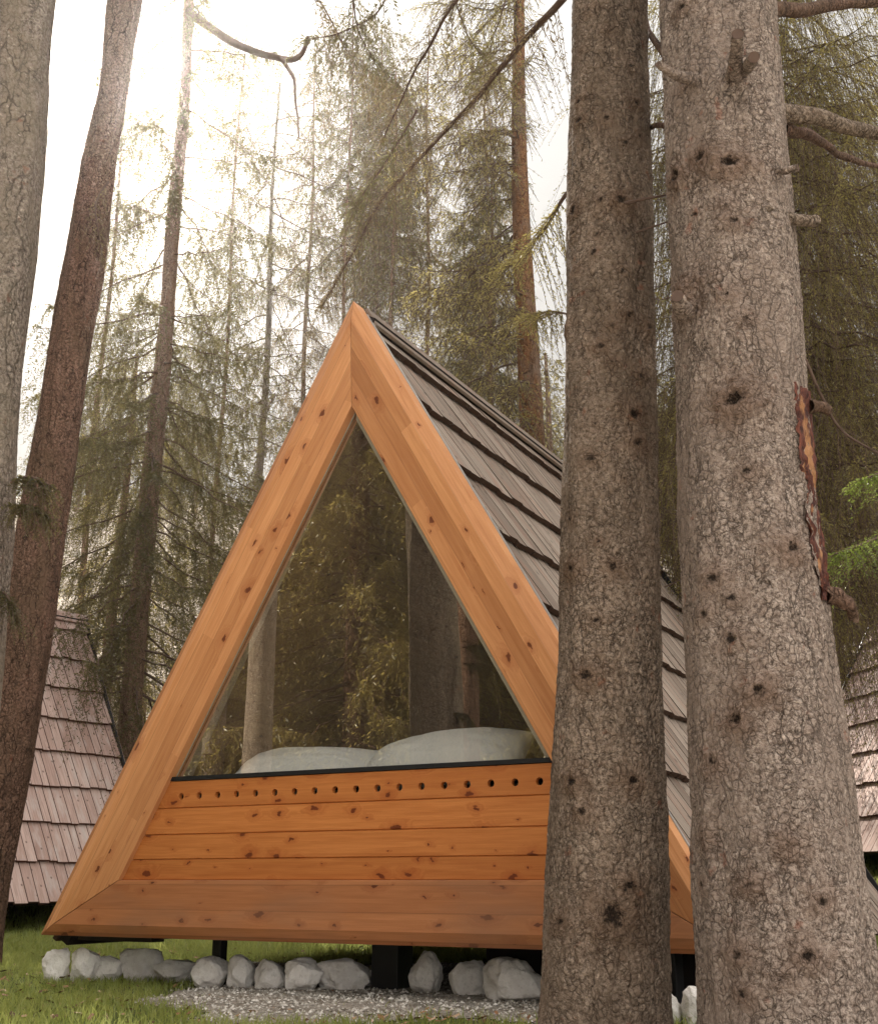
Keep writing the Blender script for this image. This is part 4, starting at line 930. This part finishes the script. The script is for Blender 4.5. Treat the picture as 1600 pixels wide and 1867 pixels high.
# dense right side
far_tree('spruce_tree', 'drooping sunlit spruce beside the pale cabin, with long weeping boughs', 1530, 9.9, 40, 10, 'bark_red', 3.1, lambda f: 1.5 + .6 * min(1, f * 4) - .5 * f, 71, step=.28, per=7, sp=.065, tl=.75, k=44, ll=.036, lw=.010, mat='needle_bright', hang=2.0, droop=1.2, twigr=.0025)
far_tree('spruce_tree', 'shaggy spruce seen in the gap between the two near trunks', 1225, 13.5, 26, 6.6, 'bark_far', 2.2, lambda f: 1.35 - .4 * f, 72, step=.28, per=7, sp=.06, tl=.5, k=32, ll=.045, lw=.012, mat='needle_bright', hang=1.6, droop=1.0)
far_tree('spruce_tree', 'dark spruce behind the pale cabin at the edge of the wood', 1640, 17.5, 34, 14, 'bark_far', 2.5, lambda f: 2.6 - 1.0 * f, 73, step=.36, per=6, sp=.08, tl=.6, k=11, ll=.09, lw=.02, hang=1.3)
far_tree('spruce_tree', 'dark spruce filling the wood behind the thick grey trunk', 1500, 21, 34, 16, 'bark_far', 4.0, lambda f: 2.6 - 1.2 * f, 74, step=.38, per=6, sp=.09, tl=.6, k=10, ll=.10, lw=.022, hang=1.3)
# left side and the lacework of trees against the light
for px_, Y_, w_, zt_, z0_, L_, sd_, mt_, lb_ in ((352, 24, 10, 21, 7.0, 1.5, 301, 'needle', 'lacy far spruce directly right of the slender dark spruce'), (520, 30, 12, 25, 9.5, 2.4, 302, 'needle_brown', 'tall thin brownish spruce between the pale trunk and the gable peak'),
        (600, 23, 10, 21, 13.5, 1.4, 303, 'needle', 'far spruce crown hanging in the sky just left of the gable peak'), (775, 29, 12, 25, 12.5, 1.2, 304, 'needle', 'far spruce standing in the bright gap above the roof ridge'), (95, 26, 12, 22, 10.0, 1.2, 305, 'needle', 'far spruce in the bright gap between the two left trunks'),
        (700, 19, 9, 15.6, 11.0, .95, 306, 'needle', 'bushy dark spruce crown high over the gable peak'), (905, 33, 12, 27, 14.0, 1.6, 307, 'needle_brown', 'pale far spruce left of the orange-barked trunk')):
    far_tree('spruce_tree', lb_, px_, Y_, w_, zt_, 'bark_far', z0_, lambda f, L_=L_: L_ * (1 - .4 * f), sd_, step=.48, per=4, sp=.13, tl=.5, k=16, ll=.085, lw=.022, hang=1.4, droop=.9, mat=mt_, twigr=.004)
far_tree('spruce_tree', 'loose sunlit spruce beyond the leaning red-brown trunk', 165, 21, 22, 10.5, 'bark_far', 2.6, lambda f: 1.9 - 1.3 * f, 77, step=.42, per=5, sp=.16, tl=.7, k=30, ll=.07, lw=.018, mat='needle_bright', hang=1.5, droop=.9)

# hillside wood: copies of two prototypes
protos = []
for q, (lf, sd_, h) in enumerate(((lambda f: 2.3 * (1 - .88 * f), 81, 7.0), (lambda f: 1.8 * (1 - .8 * f), 82, 8.5))):
    r_ = far_tree('hillside_spruce', 'hazy spruce on the far hillside', 800, 46 + q, 16, 0 + float(gz(0, 46 + q)) + h, 'bark_far', float(gz(0, 46 + q)) + 1.2 + q * 2, lf, sd_, step=.5, per=6, sp=.2, tl=.6, k=6, ll=.20, lw=.05, group='spruces on the far hillside', twigr=.006)
    protos.append(r_)
rr_ = random.Random(4)
spots = []
for q in range(44):
    Y = rr_.uniform(34, 70); px = rr_.uniform(-80, 1680)
    if px < 620 and Y < 58: continue
    if 560 < px < 760 and Y < 40: continue
    spots.append(((px - 800) / (FPX / CT) * Y, Y))
for q, (X, Y) in enumerate(spots):
    src = protos[q % 2]
    c = src.copy(); COL.objects.link(c); c.location = (X, Y, float(gz(X, Y)) - .1); s_ = rr_.uniform(.75, 1.2); c.scale = (s_, s_, s_ * rr_.uniform(.9, 1.15)); c.rotation_euler = (0, 0, rr_.uniform(0, 6.28))
    for ch in src.children:
        d = ch.copy(); COL.objects.link(d); d.parent = c
# trees behind the viewer (they show mirrored in the window)
def mirror_pt(px, dist, dep=.085):
    """real place whose mirror image in the window pane appears at pixel column px"""
    d = Vector(((px - 800) / (FPX / CT), 1, 0)); P0 = Vector((PLM[0], PLM[1], 0)) + v * dep
    t = P0.dot(v) / d.dot(v); virt = d * (t + dist); k_ = (virt - P0).dot(v); return virt - 2 * k_ * v
def back_tree(label, px, dist, r0, seed, zc, Lf, mat, barkm='bark_mid', zt=9.5, step=.30, per=7, k=14, ll=.085, lw=.021, sp=.06):
    p = mirror_pt(px, dist); n = 40; zz = np.linspace(-.1, zt, n); P = np.stack([p.x + 0 * zz, p.y + 0 * zz, zz], -1)
    rr = r0 * (1.1 - .5 * zz / zt); root = empty('spruce_tree', (p.x, p.y, 0), label, 'tree')
    Vv, Ff = tubes([(P, rr)], 20); link('trunk', np_mesh('trunk', Vv, Ff), M[barkm], root)
    if Lf:
        brs = branches_of(lambda q: Vector((p.x, p.y, q)), lambda q: r0, zc, zt, step, per, Lf, seed); foliage(root, brs, sp, .55, k, ll, lw, seed + 1, mat, .9, 1.4)
back_tree('dark spruce trunk mirrored upright in the right of the triangular window', 850, 4.2, .12, 91, 9, None, 'needle', 'bark_red')
back_tree('paler trunk mirrored in the left of the triangular window', 458, 6.5, .16, 92, 9, None, 'needle', 'bark_grey')
back_tree('narrow trunk mirrored beside the left window edge', 375, 8.0, .14, 93, 9, None, 'needle', 'bark_grey')
back_tree('broad spruce mirrored in the middle of the window', 640, 9.5, .17, 94, .8, lambda f: 2.6 - .8 * f, 'needle_bright', 'bark_red')
back_tree('spruce mirrored in the right half of the window', 900, 11.0, .17, 95, .8, lambda f: 2.6 - .8 * f, 'needle_bright')
back_tree('spruce mirrored in the left half of the window', 430, 13.0, .17, 96, .8, lambda f: 2.8 - .8 * f, 'needle_bright')
back_tree('far spruce mirrored behind the others in the window', 750, 15.0, .17, 97, .8, lambda f: 3.0 - .8 * f, 'needle_bright', zt=11)

_src = [o for o in COL.objects if o.get('label', '').startswith('broad spruce mirrored')][0]
for q in range(11):
    a_ = R(150 + q * 9.5); d_ = 11.5 + (q * 37 % 5) * 1.3; c = _src.copy(); COL.objects.link(c); c.location = (-2 + d_ * math.cos(a_) * 1.05, 3.5 + d_ * math.sin(a_), 0)
    c.rotation_euler = (0, 0, q * 1.3); c['label'] = 'conifer of the wood behind the viewer, seen only mirrored in the window'; c['group'] = 'conifers behind the viewer'
    for ch in _src.children:
        d = ch.copy(); COL.objects.link(d); d.parent = c
# ------------------------------------------------------------------ pebbles, grass
def scatter_pebbles(n):
    r = np.random.default_rng(3); X = r.uniform(-2.6, 3.0, n * 3); Y = r.uniform(4.9, 8.6, n * 3)
    w = gravel_w(X, Y); k = w > r.uniform(-.12, .12, n * 3); X, Y = X[k][:n], Y[k][:n]; n = len(X)
    s = (.004 + .010 * r.random(n) ** 2.2); base = np.array([(1,0,0),(.5,.87,0),(-.5,.87,0),(-1,0,0),(-.5,-.87,0),(.5,-.87,0),(0.1,.1,.75)], float)
    P = base[None] * s[:, None, None] * (0.7 + .6 * r.random((n, 7, 1))); a = r.uniform(0, 6.28, n); c, s2 = np.cos(a)[:, None], np.sin(a)[:, None]
    x = P[..., 0] * c - P[..., 1] * s2 * .8; y = P[..., 0] * s2 + P[..., 1] * c * .8
    z0 = gz(X, Y) + .004 + .02 * np.clip(gravel_w(X, Y), -.3, .5)
    V = np.stack([x + X[:, None], y + Y[:, None], P[..., 2] * 1.0 + z0[:, None]], -1).reshape(-1, 3)
    j = np.arange(6); T = np.stack([j, (j + 1) % 6, j * 0 + 6], -1); Fc = (np.arange(n)[:, None, None] * 7 + T[None]).reshape(-1, 3)
    o = link('gravel', np_mesh('gravel', V, Fc, smooth=False, attrs={'rnd': ('FACE', np.repeat(r.random(n), 6))}), M['pebble']); tag(o, 'loose pale gravel in front of the stones', 'gravel', kind='stuff')
scatter_pebbles(26000)
def scatter_grass(name, X, Y, h, w, seed, label):
    r = np.random.default_rng(seed); n = len(X); a = r.uniform(0, 6.28, n); lean = r.uniform(.1, .75, n) * h; b = r.uniform(0, 6.28, n)
    z = gz(X, Y) - .003; dx, dy = np.cos(a), np.sin(a); lx, ly = np.cos(b) * lean, np.sin(b) * lean
    f = lambda t, wd: (X + lx * t * t + dx * wd, Y + ly * t * t + dy * wd, z + h * t * (1 - .15 * t))
    pts = [f(0, -w / 2), f(0, w / 2), f(.55, w * .4), f(.55, -w * .4), f(1, w * .06), f(1, -w * .06)]
    V = np.stack([np.stack(p, -1) for p in pts], 1).reshape(-1, 3); q = np.arange(n)[:, None] * 6
    F_ = np.concatenate([q + np.array([0, 1, 2, 3]), q + np.array([3, 2, 4, 5])], 1).reshape(-1, 4)
    o = link(name, np_mesh(name, V, F_, smooth=False, attrs={'rnd': ('FACE', np.repeat(r.random(n), 2))}), M['grass']); tag(o, label, 'grass', kind='stuff')
r = np.random.default_rng(12)
def field(n, x0, x1, y0, y1):
    X = r.uniform(x0, x1, n); Y = r.uniform(y0, y1, n)
    vis = np.abs(X) < Y * .40 + .6; return X[vis], Y[vis]
X, Y = field(150000, -4.5, 3.2, 4.6, 9.5)
dens = vnoise(np.stack([X * 2.5, Y * 2.5, X * 0], -1), 2) * .35 + .62
gw = gravel_w(X, Y); p = np.where(gw < 0, np.clip(dens, .25, 1), np.clip(.5 - gw * 3.2, .012, 1) * .3 * (dens > .55))
k = r.random(len(X)) < p; X, Y = X[k], Y[k]; h = (.028 + .055 * r.random(len(X))) * (.7 + .6 * (vnoise(np.stack([X * 1.3, Y * 1.3, X * 0], -1), 7) * .5 + .5)); h = np.where(gravel_w(X, Y) > .1, h * .8, h)
scatter_grass('grass', X, Y, h, .0045, 5, 'short sunlit grass round the gravel and stones')
X, Y = field(90000, -8, 7, 9.5, 17)
h = .06 + .07 * r.random(len(X)); scatter_grass('grass', X, Y, h, .010, 6, 'meadow grass behind and between the cabins')

def litter(n):
    r = np.random.default_rng(31); X = r.uniform(-4.2, 2.6, n); Y = 4.9 + 8 * r.random(n) ** 1.5; a = r.uniform(0, 6.28, n); s_ = .010 + .022 * r.random(n); asp = r.uniform(.25, .7, n)
    z = gz(X, Y) + .006 + .035 * r.random(n) * (gravel_w(X, Y) < 0); tl_x = r.uniform(-.5, .5, n); tl_y = r.uniform(-.5, .5, n); P = []
    for (q, w) in ((-1, 0), (-.2, 1), (1, 0), (-.2, -1)):
        dx = q * s_ * np.cos(a) - w * s_ * asp * np.sin(a); dy = q * s_ * np.sin(a) + w * s_ * asp * np.cos(a); P.append(np.stack([X + dx, Y + dy, z + dx * tl_x + dy * tl_y], -1))
    V = np.stack(P, 1).reshape(-1, 3); nn = NT('dry_leaves'); f = nn.attr('rnd'); mt = nn.princ(nn.ramp(f, [(0, (.08, .04, .02)), (.6, (.28, .14, .07)), (1, (.55, .40, .28))]), .8, None, .2)
    tag(link('leaf_litter', np_mesh('leaf_litter', V, np.arange(4 * n).reshape(-1, 4), smooth=False, attrs={'rnd': ('FACE', r.random(n))}), mt), 'dry brown leaves and scales scattered over grass and gravel', 'leaf litter', kind='stuff')
litter(2600)
# ------------------------------------------------------------------ haze
def haze(density, aniso):
    bm = bmesh.new(); bmesh.ops.create_cube(bm, size=1); me = bpy.data.meshes.new('haze'); bm.to_mesh(me); bm.free()
    m = bpy.data.materials.new('haze_air'); m.use_nodes = True; t = m.node_tree; t.nodes.clear()
    o = t.nodes.new('ShaderNodeOutputMaterial'); p = t.nodes.new('ShaderNodeVolumePrincipled'); p.inputs['Color'].default_value = (.93, .92, .90, 1)
    p.inputs['Density'].default_value = density; p.inputs['Anisotropy'].default_value = aniso; t.links.new(p.outputs[0], o.inputs['Volume'])
    ob = link('haze', me, m); ob.scale = (340, 350, 52); ob.location = (0, 80, 24); tag(ob, 'thin sunlit forest haze', 'haze', kind='stuff')
haze(.0006, .89)
